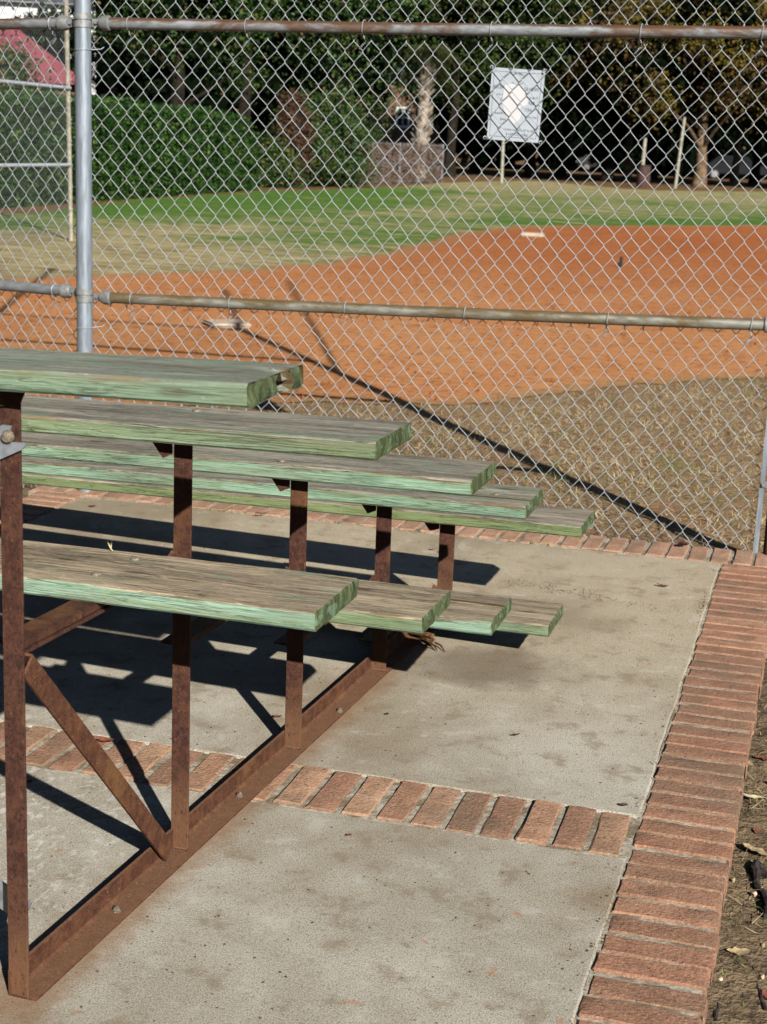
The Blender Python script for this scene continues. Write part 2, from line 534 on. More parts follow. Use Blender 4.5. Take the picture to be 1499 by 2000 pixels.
M['straw'] = mat_leaf('dry_grass_blades', [(0, (.22, .14, .075)), (.35, (.50, .38, .22)), (.75, (.70, .57, .37)), (.92, (.38, .33, .15)), (1, (.20, .25, .07))], .2, .8, .1)
M['blade_green'] = mat_leaf('green_grass_blades', [(0, (.07, .15, .025)), (1, (.17, .28, .06))], .3, .6, .2)
M['litter'] = mat_leaf('litter_straw', [(0, (.12, .08, .045)), (.5, (.30, .22, .125)), (1, (.47, .38, .24))], .1, .9, .1)


# ------------------------------------------------------------------ object helpers
def tag(o, label=None, cat=None, group=None, kind=None):
    if label:
        o['label'] = label
    if cat:
        o['category'] = cat
    if group:
        o['group'] = group
    if kind:
        o['kind'] = kind
    return o


def empty(name, loc=(0, 0, 0), label=None, cat=None, group=None):
    o = bpy.data.objects.new(name, None)
    o.empty_display_size = .1
    COL.objects.link(o)
    o.location = loc
    return tag(o, label, cat, group)


def link(name, me, mat=None, parent=None, smooth=False, kind=None, loc=None):
    if mat is not None and not me.materials:
        me.materials.append(mat)
    o = bpy.data.objects.new(name, me)
    COL.objects.link(o)
    if smooth:
        me.polygons.foreach_set('use_smooth', [True] * len(me.polygons))
    if parent is not None:
        o.parent = parent
        # parents are unrotated and unscaled empties, or sit at the origin
        w = Vector((0, 0, 0))
        q = parent
        while q is not None:
            w += q.location
            q = q.parent
        o.location = -w if loc is None else Vector(loc) - w
    elif loc is not None:
        o.location = loc
    if kind:
        o['kind'] = kind
    return o


class MB:
    """collects shapes that become ONE mesh"""
    def __init__(s):
        s.v = []
        s.f = []

    def add(s, vs, fs):
        b = len(s.v)
        s.v += [tuple(float(q) for q in p) for p in vs]
        s.f += [tuple(i + b for i in f) for f in fs]
        return s

    def box(s, a, b):
        (x0, y0, z0), (x1, y1, z1) = a, b
        vs = [(x0, y0, z0), (x1, y0, z0), (x1, y1, z0), (x0, y1, z0), (x0, y0, z1), (x1, y0, z1), (x1, y1, z1), (x0, y1, z1)]
        return s.add(vs, [(0, 3, 2, 1), (4, 5, 6, 7), (0, 1, 5, 4), (1, 2, 6, 5), (2, 3, 7, 6), (3, 0, 4, 7)])

    def obox(s, c, ex, ey, ez):
        """box from a corner and three edge vectors"""
        c, ex, ey, ez = (np.array(q, float) for q in (c, ex, ey, ez))
        vs = [c, c + ex, c + ex + ey, c + ey, c + ez, c + ex + ez, c + ex + ey + ez, c + ey + ez]
        return s.add(vs, [(0, 3, 2, 1), (4, 5, 6, 7), (0, 1, 5, 4), (1, 2, 6, 5), (2, 3, 7, 6), (3, 0, 4, 7)])

    def bar(s, p, q, w, d, side):
        """flat bar from p to q; side = direction of its width w, thickness d"""
        p, q, side = np.array(p, float), np.array(q, float), np.array(side, float)
        ax = (q - p) / np.linalg.norm(q - p)
        side = side - ax * side.dot(ax)
        side /= np.linalg.norm(side)
        th = np.cross(ax, side)
        return s.obox(p - side * w / 2 - th * d / 2, q - p, side * w, th * d)

    def tube(s, path, r, n=8, caps=True):
        path = [np.array(p, float) for p in path]
        rs = r if isinstance(r, (list, tuple)) else [r] * len(path)
        rings = []
        up = None
        for i, p in enumerate(path):
            t = path[min(i + 1, len(path) - 1)] - path[max(i - 1, 0)]
            t = t / (np.linalg.norm(t) + 1e-12)
            if up is None:
                a = np.array([0, 0, 1.]) if abs(t[2]) < .9 else np.array([1., 0, 0])
            else:
                a = up
            u = a - t * a.dot(t)
            u /= np.linalg.norm(u) + 1e-12
            up = u
            w = np.cross(t, u)
            rings.append([p + rs[i] * (math.cos(k * 2 * math.pi / n) * u + math.sin(k * 2 * math.pi / n) * w) for k in range(n)])
        vs = [q for ring in rings for q in ring]
        fs = []
        for i in range(len(path) - 1):
            for k in range(n):
                k2 = (k + 1) % n
                fs.append((i * n + k, i * n + k2, (i + 1) * n + k2, (i + 1) * n + k))
        if caps:
            fs.append(tuple(range(n))[::-1])
            fs.append(tuple((len(path) - 1) * n + k for k in range(n)))
        return s.add(vs, fs)

    def prism(s, pts, ex):
        """closed outline pts (3d) swept along ex"""
        n = len(pts)
        ex = np.array(ex, float)
        vs = [np.array(p, float) for p in pts] + [np.array(p, float) + ex for p in pts]
        fs = [tuple(range(n))[::-1], tuple(range(n, 2 * n))] + [(i, (i + 1) % n, n + (i + 1) % n, n + i) for i in range(n)]
        return s.add(vs, fs)

    def mesh(s, name):
        me = bpy.data.meshes.new(name)
        me.from_pydata(s.v, [], s.f)
        me.update()
        bm = bmesh.new()
        bm.from_mesh(me)
        bmesh.ops.recalc_face_normals(bm, faces=bm.faces)
        bm.to_mesh(me)
        bm.free()
        return me

    def build(s, name, mat, parent=None, smooth=False, kind=None, bevel=0.0):
        me = s.mesh(name)
        if bevel:
            bm = bmesh.new()
            bm.from_mesh(me)
            bmesh.ops.bevel(bm, geom=[e for e in bm.edges], offset=bevel, segments=1, affect='EDGES', clamp_overlap=True)
            bm.to_mesh(me)
            bm.free()
        o = link(name, me, mat, parent, False, kind)
        if smooth:
            me.polygons.foreach_set('use_smooth', [True] * len(me.polygons))
            me.set_sharp_from_angle(angle=math.radians(40))
        return o


def quads_mesh(name, V):
    """V: (n,4,3) array -> mesh of n separate quads"""
    n = len(V)
    me = bpy.data.meshes.new(name)
    me.vertices.add(n * 4)
    me.vertices.foreach_set('co', np.ascontiguousarray(V, np.float32).ravel())
    me.loops.add(n * 4)
    me.loops.foreach_set('vertex_index', np.arange(n * 4, dtype=np.int32))
    me.polygons.add(n)
    me.polygons.foreach_set('loop_start', np.arange(0, n * 4, 4, dtype=np.int32))
    me.update(calc_edges=True)
    return me


def unit(v):
    return v / (np.linalg.norm(v, axis=-1, keepdims=True) + 1e-9)


def leaf_quads(P, size, aspect=.5, nbias=None, droop=0.0):
    n = len(P)
    nr = nrs.normal(size=(n, 3))
    if nbias is not None:
        nr = nr * .8 + nbias
    nr = unit(nr)
    t = nrs.normal(size=(n, 3))
    t[:, 2] -= droop
    t = unit(t - nr * (t * nr).sum(1, keepdims=True))
    b = np.cross(nr, t)
    s = (size * nrs.uniform(.6, 1.3, n))[:, None]
    return np.stack([P - t * s * .5, P + b * s * aspect * .5, P + t * s * .5, P - b * s * aspect * .5], 1)


def clump_points(n, ells, clumps, crad, shell=.6, flat=.8):
    """points in clumps spread through ellipsoids [(centre, radii, weight)]"""
    w = np.array([e[2] for e in ells], float)
    w /= w.sum()
    C, O = [], []
    for (c, r, _), k in zip(ells, (w * clumps + 1).astype(int)):
        d = unit(nrs.normal(size=(k, 3)))
        q = (shell + (1 - shell) * nrs.uniform(0, 1, k) ** .5)[:, None] * nrs.uniform(.75, 1.08, (k, 1))
        C.append(np.array(c) + d * q * np.array(r))
        O.append(d)
    C = np.concatenate(C)
    O = np.concatenate(O)
    sz = crad * nrs.uniform(.5, 1.4, len(C))
    idx = nrs.randint(0, len(C), n)
    d = nrs.normal(size=(n, 3)) * np.array([.55, .55, .55 * flat])
    P = C[idx] + d * sz[idx][:, None]
    return P, O[idx] * .5 + unit(d) * .5


def leaf_obj(name, n, ells, clumps, crad, size, mat, parent=None, aspect=.5, shell=.6, droop=0., kind=None, zmin=-.04, flat=.8):
    P, nb = clump_points(n, ells, clumps, crad, shell, flat)
    nb = nb + np.array([.3, -.3, .45])
    ok = P[:, 2] > zmin
    P, nb = P[ok], nb[ok]
    me = quads_mesh(name, leaf_quads(P, size, aspect, nb, droop))
    return link(name, me, mat, parent, kind=kind)


def limb_mesh(base, top, r0, r1, nlimb, spread, seed, wob=.1, r=None):
    g = random.Random(seed)
    mb = MB()
    base, top = np.array(base, float), np.array(top, float)
    n = 7
    path = [base + (top - base) * i / n + np.array([g.uniform(-wob, wob), g.uniform(-wob, wob), 0]) * (0 if i == 0 else 1) for i in range(n + 1)]
    mb.tube(path, [r0 * (1.35 if i == 0 else 1) + (r1 - r0) * i / n for i in range(n + 1)], 9)
    for k in range(nlimb):
        i = g.randint(2, n)
        a = g.uniform(0, 2 * math.pi)
        L = spread * g.uniform(.6, 1.1)
        p = path[i]
        pts = [p]
        for j in range(1, 5):
            pts.append(p + np.array([math.cos(a), math.sin(a), .0]) * L * j / 4 + np.array([0, 0, L * .7 * (j / 4) ** .8]) + np.array([g.uniform(-1, 1), g.uniform(-1, 1), 0]) * wob * 1.5)
        mb.tube(pts, [r1 * .75 * (1 - j / 5.5) for j in range(5)], 6)
    return mb


# ------------------------------------------------------------------ ground
def pip(x, y, poly):
    """vectorised point in polygon"""
    inside = np.zeros(np.shape(x), bool)
    n = len(poly)
    for i in range(n):
        x0, y0 = poly[i]
        x1, y1 = poly[(i + 1) % n]
        c = ((y0 > y) != (y1 > y)) & (x < (x1 - x0) * (y - y0) / (y1 - y0 + 1e-12) + x0)
        inside ^= c
    return inside


def pdist(x, y, poly):
    d = np.full(np.shape(x), 1e9)
    n = len(poly)
    for i in range(n):
        a, b = np.array(poly[i]), np.array(poly[(i + 1) % n])
        ab = b - a
        t = np.clip(((x - a[0]) * ab[0] + (y - a[1]) * ab[1]) / (ab @ ab + 1e-12), 0, 1)
        d = np.minimum(d, np.hypot(x - a[0] - t * ab[0], y - a[1] - t * ab[1]))
    return d


far_edge = [(-500, 590), (-250, 565), (-60, 551), (0, 546), (100, 540), (180, 537), (350, 532), (500, 526), (600, 517), (700, 502), (760, 491), (830, 474),
            (900, 456), (950, 447), (1000, 443), (1100, 441), (1250, 440.5), (1499, 440), (1800, 446), (2300, 470)]
near_edge = [(2300, 690), (1900, 715), (1700, 726), (1499, 737), (1400, 742), (1300, 748), (1200, 755), (1100, 766), (1030, 779), (950, 790), (850, 793), (760, 791),
             (700, 790), (640, 786), (560, 786), (450, 790), (350, 796), (250, 815), (100, 830), (-100, 810), (-500, 770)]
infield_raw = [tuple(gz(u, v)[:2]) for u, v in far_edge + near_edge]


def ragged(poly, step_k, amp_k, seed):
    out = []
    n = len(poly)
    for i in range(n):
        a, b = np.array(poly[i]), np.array(poly[(i + 1) % n])
        L = np.linalg.norm(b - a)
        mid = (a + b) / 2
        dist = np.linalg.norm(mid - CAM[:2])
        k = max(1, int(L / (step_k * dist)))
        nrm = np.array([-(b - a)[1], (b - a)[0]]) / (L + 1e-9)
        for j in range(k):
            p = a + (b - a) * j / k
            q = mnoise.noise(Vector((p[0] * 1.3, p[1] * 1.3, seed))) * 1.6 + mnoise.noise(Vector((p[0] * 6, p[1] * 6, seed + 5))) * .8
            out.append(tuple(p + nrm * q * amp_k * min(dist, 16)))
    return out


infield = ragged(infield_raw, .004, .010, 3.0)


def axis(pts):
    out = []
    for (a, b, s) in pts:
        out += list(np.arange(a, b, s))
    return np.array(out + [pts[-1][1]])


gx = axis([(-420, -60, 20), (-60, -20, 2.0), (-20, -4, .5), (-4, 1.0, .12), (1.0, 2.0, .035), (2.0, 6, .3), (6, 30, 2), (30, 400, 20)])
gy = axis([(-80, -1.0, 8), (-1.0, 3.6, .05), (3.6, 9, .12), (9, 30, .5), (30, 90, 1.5), (90, 150, 5), (150, 900, 50)])
X, Y = np.meshgrid(gx, gy)
nx_, ny_ = len(gx), len(gy)
vx, vy = X.ravel(), Y.ravel()
vz = np.full(len(vx), -.05)
inf_s = [infield_raw[i] for i in range(len(infield_raw))]
dd = pdist(vx, vy, inf_s)
ins = pip(vx, vy, inf_s)
nn = np.array([mnoise.fractal(Vector((a * 3.1, b * 3.1, 0)), .9, 2.0, 4) if (abs(a) < 6 and -2 < b < 9) else 0. for a, b in zip(vx, vy)])
outm = np.clip(dd / .5, 0, 1) * (~ins)
vz += -np.abs(nn) * .02 * outm
strip = (vx > .99) & (vy < 3.9) & (vy > -3)
vz[strip] = -.030 - np.abs(nn[strip]) * .030 - np.clip((vx[strip] - 1.08) * .10, 0, .05)
slabm = (vx > -1.9) & (vx < .92) & (vy < 3.45) & (vy > -2.5)
vz[slabm] = -.10
# albedo zones: green patches from surveyed spots
ctl = [(0, 500, .1), (60, 480, .1), (180, 520, .05), (180, 470, .12), (200, 435, .45), (190, 415, 1.), (300, 405, 1.), (420, 395, 1.), (520, 388, 1.), (650, 382, 1.), (760, 378, 1.), (300, 425, .8), (420, 420, .8), (540, 412, .85), (650, 400, .9), (760, 395, .85),
       (850, 373, .8), (850, 392, .7), (950, 365, .35), (1050, 362, .3), (1200, 376, .35), (1350, 379, .4), (1499, 382, .4), (300, 450, .25), (420, 440, .4), (550, 430, .6), (650, 415, .75), (750, 420, .6), (850, 425, .5),
       (500, 470, .5), (620, 465, .72), (740, 460, .75), (700, 440, .65), (300, 500, .05), (420, 500, .15), (560, 500, .4), (680, 488, .5), (820, 440, .6), (850, 415, .3), (950, 400, .45), (950, 430, .75),
       (1050, 432, .9), (1200, 434, .85), (1350, 434, .9), (1499, 433, .95), (1050, 390, .6), (1150, 405, .55), (1280, 395, .6), (1400, 410, .55), (1100, 420, .6), (1300, 420, .55),
       (900, 385, .4), (1000, 375, .35), (1450, 390, .3), (20, 430, .7), (-200, 430, .6)]
cp = np.array([list(gz(u, v)[:2]) + [k] for u, v, k in ctl])
rr = np.hypot(vx - CAM[0], vy - CAM[1]) + .1
bear = np.arctan2(vx - CAM[0], vy - CAM[1])
cr = np.hypot(cp[:, 0] - CAM[0], cp[:, 1] - CAM[1])
cb = np.arctan2(cp[:, 0] - CAM[0], cp[:, 1] - CAM[1])
green = np.zeros(len(vx))
wsum = np.zeros(len(vx))
for r_, b_, k_ in zip(cr, cb, cp[:, 2]):
    d2 = ((np.log(rr / r_)) * 1.6) ** 2 + ((bear - b_) * 2.2) ** 2 + 2e-4
    w_ = 1 / d2 ** 1.6
    green += w_ * k_
    wsum += w_
green /= wsum
green[(vy < 12)] *= .15
lawn_far = [(-700, 420), (-200, 425), (100, 412), (180, 401), (300, 388), (505, 373), (600, 371), (690, 369), (780, 364), (860, 358), (950, 354), (1060, 353), (1150, 362), (1255, 371), (1330, 372), (1499, 374), (1800, 384), (2400, 430)]
lawn_poly = [tuple(gz(u, v)[:2]) for u, v in lawn_far] + [(200, -100), (-300, -100)]
litter = np.where(pip(vx, vy, lawn_poly), 0, 1.0)
litter[vy < 12] = 0
soil = np.where((vx > .5) & (vy < 3.2) & (vy > -4), 1.0, 0.0)
soil += np.clip(1 - (vy - 3.55) / .75, 0, .75) * (vy > 3.2) * (vy < 4.5)
me = bpy.data.meshes.new('ground')
me.vertices.add(len(vx))
me.vertices.foreach_set('co', np.stack([vx, vy, vz], 1).astype(np.float32).ravel())
ii = (np.arange(ny_ - 1)[:, None] * nx_ + np.arange(nx_ - 1)[None, :]).ravel()
fq = np.stack([ii, ii + 1, ii + 1 + nx_, ii + nx_], 1).astype(np.int32)
me.loops.add(fq.size)
me.loops.foreach_set('vertex_index', fq.ravel())
me.polygons.add(len(fq))
me.polygons.foreach_set('loop_start', np.arange(0, fq.size, 4, dtype=np.int32))
me.update(calc_edges=True)
for nm, arr in (('green', green), ('litter', litter), ('soil', soil)):
    me.attributes.new(nm, 'FLOAT', 'POINT').data.foreach_set('value', arr.astype(np.float32))
link('ground', me, M['ground'], kind='structure', smooth=True)

# infield clay: outer ring + inner core so that the edge can wear into the turf
core = np.array(infield)
tri = tessellate_polygon([[Vector((p[0], p[1], 0)) for p in infield]])
# refine: drop to a grid inside plus ragged rim
bm = bmesh.new()
bv = [bm.verts.new((p[0], p[1], -.044)) for p in infield]
for t in tri:
    try:
        bm.faces.new([bv[i] for i in t])
    except ValueError:
        pass
bm.normal_update()
for f_ in bm.faces:
    if f_.normal.z < 0:
        f_.normal_flip()
for it in range(4):
    es = [e for e in bm.edges if e.calc_length() > .05 * (math.hypot((e.verts[0].co.x + e.verts[1].co.x) / 2 - CAM[0], (e.verts[0].co.y + e.verts[1].co.y) / 2 - CAM[1]) + 1)]
    if not es or len(bm.faces) > 90000:
        break
    bmesh.ops.subdivide_edges(bm, edges=es, cuts=1)
    bmesh.ops.triangulate(bm, faces=[f_ for f_ in bm.faces if len(f_.verts) > 3])
me = bpy.data.meshes.new('infield_dirt')
bm.to_mesh(me)
bm.free()
co = np.zeros(len(me.vertices) * 3, np.float32)
me.vertices.foreach_get('co', co)
co = co.reshape(-1, 3)
ed = pdist(co[:, 0], co[:, 1], infield_raw) / (.035 * (np.hypot(co[:, 0] - CAM[0], co[:, 1] - CAM[1])) + .2)
me.attributes.new('edge', 'FLOAT', 'POINT').data.foreach_set('value', np.clip(ed, 0, 1.5).astype(np.float32))
link('infield_dirt', me, M['dirt'], kind='structure')

# ------------------------------------------------------------------ concrete pad with brick edging
SA = .0469
cS, sS = math.cos(SA), math.sin(SA)


def S(x, y, z=0.0):
    return (x * cS - y * sS, x * sS + y * cS, z)


def slab(name, x0, y0, x1, y1, seed):
    mb = MB()
    g = random.Random(seed)
    n = 60
    pts = []
    for (a, b) in (((x0, y0), (x1, y0)), ((x1, y0), (x1, y1)), ((x1, y1), (x0, y1)), ((x0, y1), (x0, y0))):
        for i in range(n):
            t = i / n
            j = mnoise.noise(Vector((a[0] + t * 9, b[1] + t * 9, seed))) * .004 + g.uniform(-.0012, .0012)
            p = (a[0] + (b[0] - a[0]) * t + (j if a[0] == b[0] else 0), a[1] + (b[1] - a[1]) * t + (j if a[1] == b[1] else 0))
            pts.append(p)
    c = ((x0 + x1) / 2, (y0 + y1) / 2)

    def ins_(p, d):
        return (p[0] + (d if p[0] < c[0] else -d), p[1] + (d if p[1] < c[1] else -d))
    N = len(pts)
    V = [S(*ins_(p, .006), 0) for p in pts] + [S(*ins_(p, .0015), -.002) for p in pts] + [S(*p, -.008) for p in pts] + [S(*p, -.09) for p in pts]
    Fc = [tuple(range(N))]
    for r_ in range(3):
        for i in range(N):
            k = (i + 1) % N
            Fc.append((r_ * N + i, r_ * N + k, (r_ + 1) * N + k, (r_ + 1) * N + i))
    mb.add(V, Fc)
    return mb.build(name, M['concrete'], kind='structure')


slab('concrete_slab', -1.632, 1.110, .872, 3.414, 1.0)
slab('concrete_slab', -1.632, -2.2, .872, .886, 5.0)


def brick_mesh(name, lx, ly, h, seed, nose=0.0):
    """worn brick, long side along x; top at z=0; nose rounds the +x end"""
    g = random.Random(seed)
    bm_ = bmesh.new()
    nxs = [0, .004, lx * .2, lx * .4, lx * .6, lx * .8, lx - max(.004, nose * .7), lx - nose * .25 if nose else lx - .001, lx]
    nys = [0, .004, ly * .5, ly - .004, ly]
    vt = {}
    for i, x in enumerate(nxs):
        for j, y in enumerate(nys):
            ex = i in (0, len(nxs) - 1)
            ey = j in (0, len(nys) - 1)
            z = 0.0
            if ex or ey:
                z -= .0018 + g.uniform(0, .0022)
            if nose and i >= len(nxs) - 2:
                z -= nose * (.12 if i == len(nxs) - 2 else .55)
            z += g.uniform(-.0008, .0008)
            wob = .0018
            vt[i, j] = bm_.verts.new((x + (g.uniform(-wob, wob)), y + g.uniform(-wob, wob) * (1.4 if ey else .6), z))
    for i in range(len(nxs) - 1):
        for j in range(len(nys) - 1):
            bm_.faces.new((vt[i, j], vt[i + 1, j], vt[i + 1, j + 1], vt[i, j + 1]))
    rim = [(i, 0) for i in range(len(nxs))] + [(len(nxs) - 1, j) for j in range(1, len(nys))] + [(i, len(nys) - 1) for i in range(len(nxs) - 2, -1, -1)] + [(0, j) for j in range(len(nys) - 2, 0, -1)]
    low = [bm_.verts.new((vt[k].co.x, vt[k].co.y, -h)) for k in rim]
    for a in range(len(rim)):
        b = (a + 1) % len(rim)
        bm_.faces.new((vt[rim[b]], vt[rim[a]], low[a], low[b]))
    bm_.normal_update()
    me_ = bpy.data.meshes.new(name)
    bm_.to_mesh(me_)
    bm_.free()
    me_.polygons.foreach_set('use_smooth', [True] * len(me_.polygons))
    me_.set_sharp_from_angle(angle=math.radians(24))
    return me_


def brick_row(name, p0, d_row, d_len, count, pitch, length, width, mat, nose=0.0, zoff=.001, jit=1.0, bed=True, bed_ext=(0, 0), zbed=-.006):
    """bricks laid side by side from p0 along d_row, each reaching along d_len (slab frame, unit 2-vectors)"""
    root = None
    a = np.array(d_row, float)
    b = np.array(d_len, float)
    p0 = np.array(p0, float)
    mb = MB()
    q0 = p0 - a * bed_ext[0]
    L = count * pitch + bed_ext[0] + bed_ext[1]
    c0, c1, c2, c3 = q0 - b * .006, q0 + b * (length - .004 - nose * .5), q0 + a * L + b * (length - .004 - nose * .5), q0 + a * L - b * .006
    lowz = -.085
    vs = [S(*c, zbed) for c in (c0, c1, c2, c3)] + [S(*c, lowz) for c in (c0, c1, c2, c3)]
    mb.add(vs, [(0, 1, 2, 3), (7, 6, 5, 4), (0, 4, 5, 1), (1, 5, 6, 2), (2, 6, 7, 3), (3, 7, 4, 0)])
    root = mb.build(name, M['mortar'], kind='structure')
    protos = []
    for k in range(7):
        me_ = brick_mesh('brick', length, width, .062, rnd.randint(0, 9999), nose)
        me_.materials.append(mat)
        protos.append(me_)
    for i in range(count):
        c = p0 + a * (i * pitch + (pitch - width) / 2)
        o = bpy.data.objects.new('brick', protos[rnd.randrange(7)])
        COL.objects.link(o)
        o.parent = root
        ang = math.atan2(b[1], b[0]) + SA
        # brick mesh: x along length, y along the row; keep y pointing along d_row
        R_ = Matrix.Rotation(ang + rnd.gauss(0, .010) * jit, 4, 'Z')
        yax = np.array([-b[1], b[0]])
        if yax @ a < 0:
            # flip by starting from the other side of the brick
            c = c + a * width
        c = c + a * rnd.gauss(0, .0022) * jit + b * rnd.gauss(0, .0017) * jit
        o.matrix_local = Matrix.Translation(S(c[0], c[1], zoff + max(-.0007, rnd.gauss(.0006, .0014)) * jit)) @ R_ @ Matrix.Rotation(rnd.gauss(0, .004) * jit, 4, 'X')
    return root


brick_row('brick_edging', (.876, -.68), (0, 1), (1, 0), 53, .0776, .201, .0655, M['brick_red'], nose=.012, bed_ext=(0, .02), zbed=-.0022)
brick_row('brick_curb', (-1.88, 3.420), (1, 0), (0, 1), 40, .0773, .205, .0640, M['brick_pink'], zoff=.004, zbed=-.0005)
brick_row('brick_band', (-1.62, .892), (1, 0), (0, 1), 32, .0776, .212, .0630, M['brick_tan'], bed_ext=(0, .022), zbed=-.0015, zoff=.0025)
brick_row('brick_edging', (-1.645, -.68), (0, 1), (-1, 0), 53, .0776, .198, .0665, M['brick_pink'], nose=.022)

# ------------------------------------------------------------------ bleacher
PA, PB = -.0842, .0389
D = .6
bl = empty('bleacher', (0, 0, 0), 'weathered green plank bleacher on a rusty angle iron frame, standing on the concrete pad', 'bleacher')
EX = np.array([1, PA, PB]) / math.sqrt(1 + PA * PA + PB * PB)
EY = np.array([-PA, 1, 0]) / math.hypot(PA, 1)
EZ = np.cross(EX, EY)
T_, W_ = .0342, .2345


def plank(name, xe, y0, z0, mat, seed, skew=-.03, L=2.45, notch=False, cracks=(), label=None):
    """board with its right end at xe; front bottom edge through (0,y0,z0) at x=0"""
    g = random.Random(seed)
    xs = list(np.linspace(-L, -.5, 26)) + list(np.linspace(-.45, -.02, 24)) + [-.012, -.005, 0]
    base_y = [0, .004, .012]
    ys = base_y + [W_ * t for t in (.15, .25, .35, .45, .55, .65, .75, .85)] + [W_ - .012, W_ - .004, W_]
    for (c, dep, x0) in cracks:
        ys += [W_ * c - .005, W_ * c - .0015, W_ * c + .0015, W_ * c + .005]
    if notch:
        ys += [W_ * .57, W_ * .60, W_ * .70, W_ * .73]
    ys = sorted(set(ys))
    zs = [0, .004, T_ * .35, T_ * .65, T_ - .004, T_]
    bm_ = bmesh.new()
    vt = {}

    def disp(x, y, z):
        # the lowest and the outermost vertices are worn
        t = y / W_
        px_ = x + skew * t
        n = mnoise.noise(Vector((x * 5, y * 20 + seed, z * 30)))
        n2 = mnoise.noise(Vector((x * 28, y * 60 + seed * 2, z * 60)))
        py_, pz_ = y, z
        edge_y = y < .0005 or y > W_ - .0005
        edge_z = z < .0005 or z > T_ - .0005
        if edge_y and edge_z:
            py_ += (.0022 if y < .1 else -.0022)
            pz_ += (.0022 if z < .01 else -.0022)
            if y < .1 and z > .01:
                q = max(0, mnoise.noise(Vector((x * 7, seed, 3)))) * .008
                pz_ -= q
        if edge_y:
            py_ += n2 * .0008
        if z > T_ - .0005:
            pz_ += n2 * .0007 + n * .0010
            for (c, dep, x0) in cracks:
                wv = mnoise.noise(Vector((x * 4, seed, 9))) * .006
                if abs(y - W_ * c) < .003 and x > x0:
                    pz_ -= dep
                if y > W_ * c and x > x0:
                    pz_ += .0016
                if abs(y - W_ * c) < .01:
                    py_ += wv
        if x > -.0005:
            px_ += mnoise.noise(Vector((seed, y * 40, z * 70))) * .0035
            if notch:
                px_ += mnoise.noise(Vector((seed + 4, y * 22, z * 30))) * .016 - .004
            if edge_z or edge_y:
                px_ -= .0022
        if notch:
            if x > -.0005 and t > .5:
                px_ -= .004
            if W_ * .585 < y < W_ * .715:
                if x > -.028 and z > T_ * .3:
                    px_ -= .020 * (1 if x > -.02 else .4) if z > T_ * .3 and x > -.0005 else 0
                    if z > T_ * .9:
                        pz_ -= .014 * min(1, (x + .028) / .018)
            if z < .0005 and .3 < t < .8 and x > -.03:
                pz_ += .007 * (1 - abs(t - .55) / .25)
        return px_, py_, pz_
    for i, x in enumerate(xs):
        for j, y in enumerate(ys):
            for k, z in enumerate(zs):
                if i in (0, len(xs) - 1) or j in (0, len(ys) - 1) or k in (0, len(zs) - 1):
                    vt[i, j, k] = bm_.verts.new(disp(x, y, z))
    A, B, Cn = len(xs), len(ys), len(zs)
    for i in range(A - 1):
        for j in range(B - 1):
            bm_.faces.new((vt[i, j, Cn - 1], vt[i + 1, j, Cn - 1], vt[i + 1, j + 1, Cn - 1], vt[i, j + 1, Cn - 1]))
            bm_.faces.new((vt[i, j, 0], vt[i, j + 1, 0], vt[i + 1, j + 1, 0], vt[i + 1, j, 0]))
        for k in range(Cn - 1):
            bm_.faces.new((vt[i, 0, k], vt[i + 1, 0, k], vt[i + 1, 0, k + 1], vt[i, 0, k + 1]))
            bm_.faces.new((vt[i, B - 1, k], vt[i, B - 1, k + 1], vt[i + 1, B - 1, k + 1], vt[i + 1, B - 1, k]))
    for j in range(B - 1):
        for k in range(Cn - 1):
            bm_.faces.new((vt[A - 1, j, k], vt[A - 1, j + 1, k], vt[A - 1, j + 1, k + 1], vt[A - 1, j, k + 1]))
            bm_.faces.new((vt[0, j, k], vt[0, j, k + 1], vt[0, j + 1, k + 1], vt[0, j + 1, k]))
    bm_.normal_update()
    me_ = bpy.data.meshes.new(name)
    bm_.to_mesh(me_)
    bm_.free()
    me_.materials.append(mat)
    me_.polygons.foreach_set('use_smooth', [True] * len(me_.polygons))
    me_.set_sharp_from_angle(angle=math.radians(28))
    o = bpy.data.objects.new(name, me_)
    COL.objects.link(o)
    o.parent = bl
    org = Vector((xe, y0 + PA * xe, z0 + PB * xe))
    o.matrix_local = Matrix.Translation(org) @ Matrix((EX, EY, EZ)).transposed().to_4x4()
    if label:
        o['label'] = label
    return o


def on_plank(o, x, y):
    return o.matrix_local @ Vector((x, y, T_))


OFF, OFA = -.0618, .2762
SZ = [1.0350, .8531, .6696, .4864, .3059]
FZ = [.6102, .4320, .2537, .0767]
seat = []
seat.append(plank('seat_plank', .413, OFF, SZ[0], M['wood_top'], 3, notch=True, label='topmost seat plank with a split and rotted end'))
seat.append(plank('seat_plank', .396, D + OFF, SZ[1], M['wood_a'], 14))
seat.append(plank('seat_plank', .412, 2 * D + OFF, SZ[2], M['wood_b'], 25))
seat.append(plank('seat_plank', .395, 3 * D + OFF, SZ[3], M['wood_b'], 36, cracks=[(.30, .010, -.75), (.66, .005, -.35)], label='seat plank with a long open crack near its end'))
seat.append(plank('seat_plank', .425, 4 * D + OFF, SZ[4], M['wood_c'], 47, label='lowest seat plank, mossy yellow green along its front'))
foot = []
foot.append(plank('foot_plank', .391, OFA, FZ[0], M['wood_foot'], 58, label='nearest foot plank, mint paint left in patches'))
foot.append(plank('foot_plank', .395, D + OFA, FZ[1], M['wood_foot2'], 69))
foot.append(plank('foot_plank', .388, 2 * D + OFA, FZ[2], M['wood_foot'], 70, cracks=[(.62, .007, -.9)], label='foot plank split lengthwise at its end'))
foot.append(plank('foot_plank', .402, 3 * D + OFA, FZ[3], M['wood_foot2'], 81))


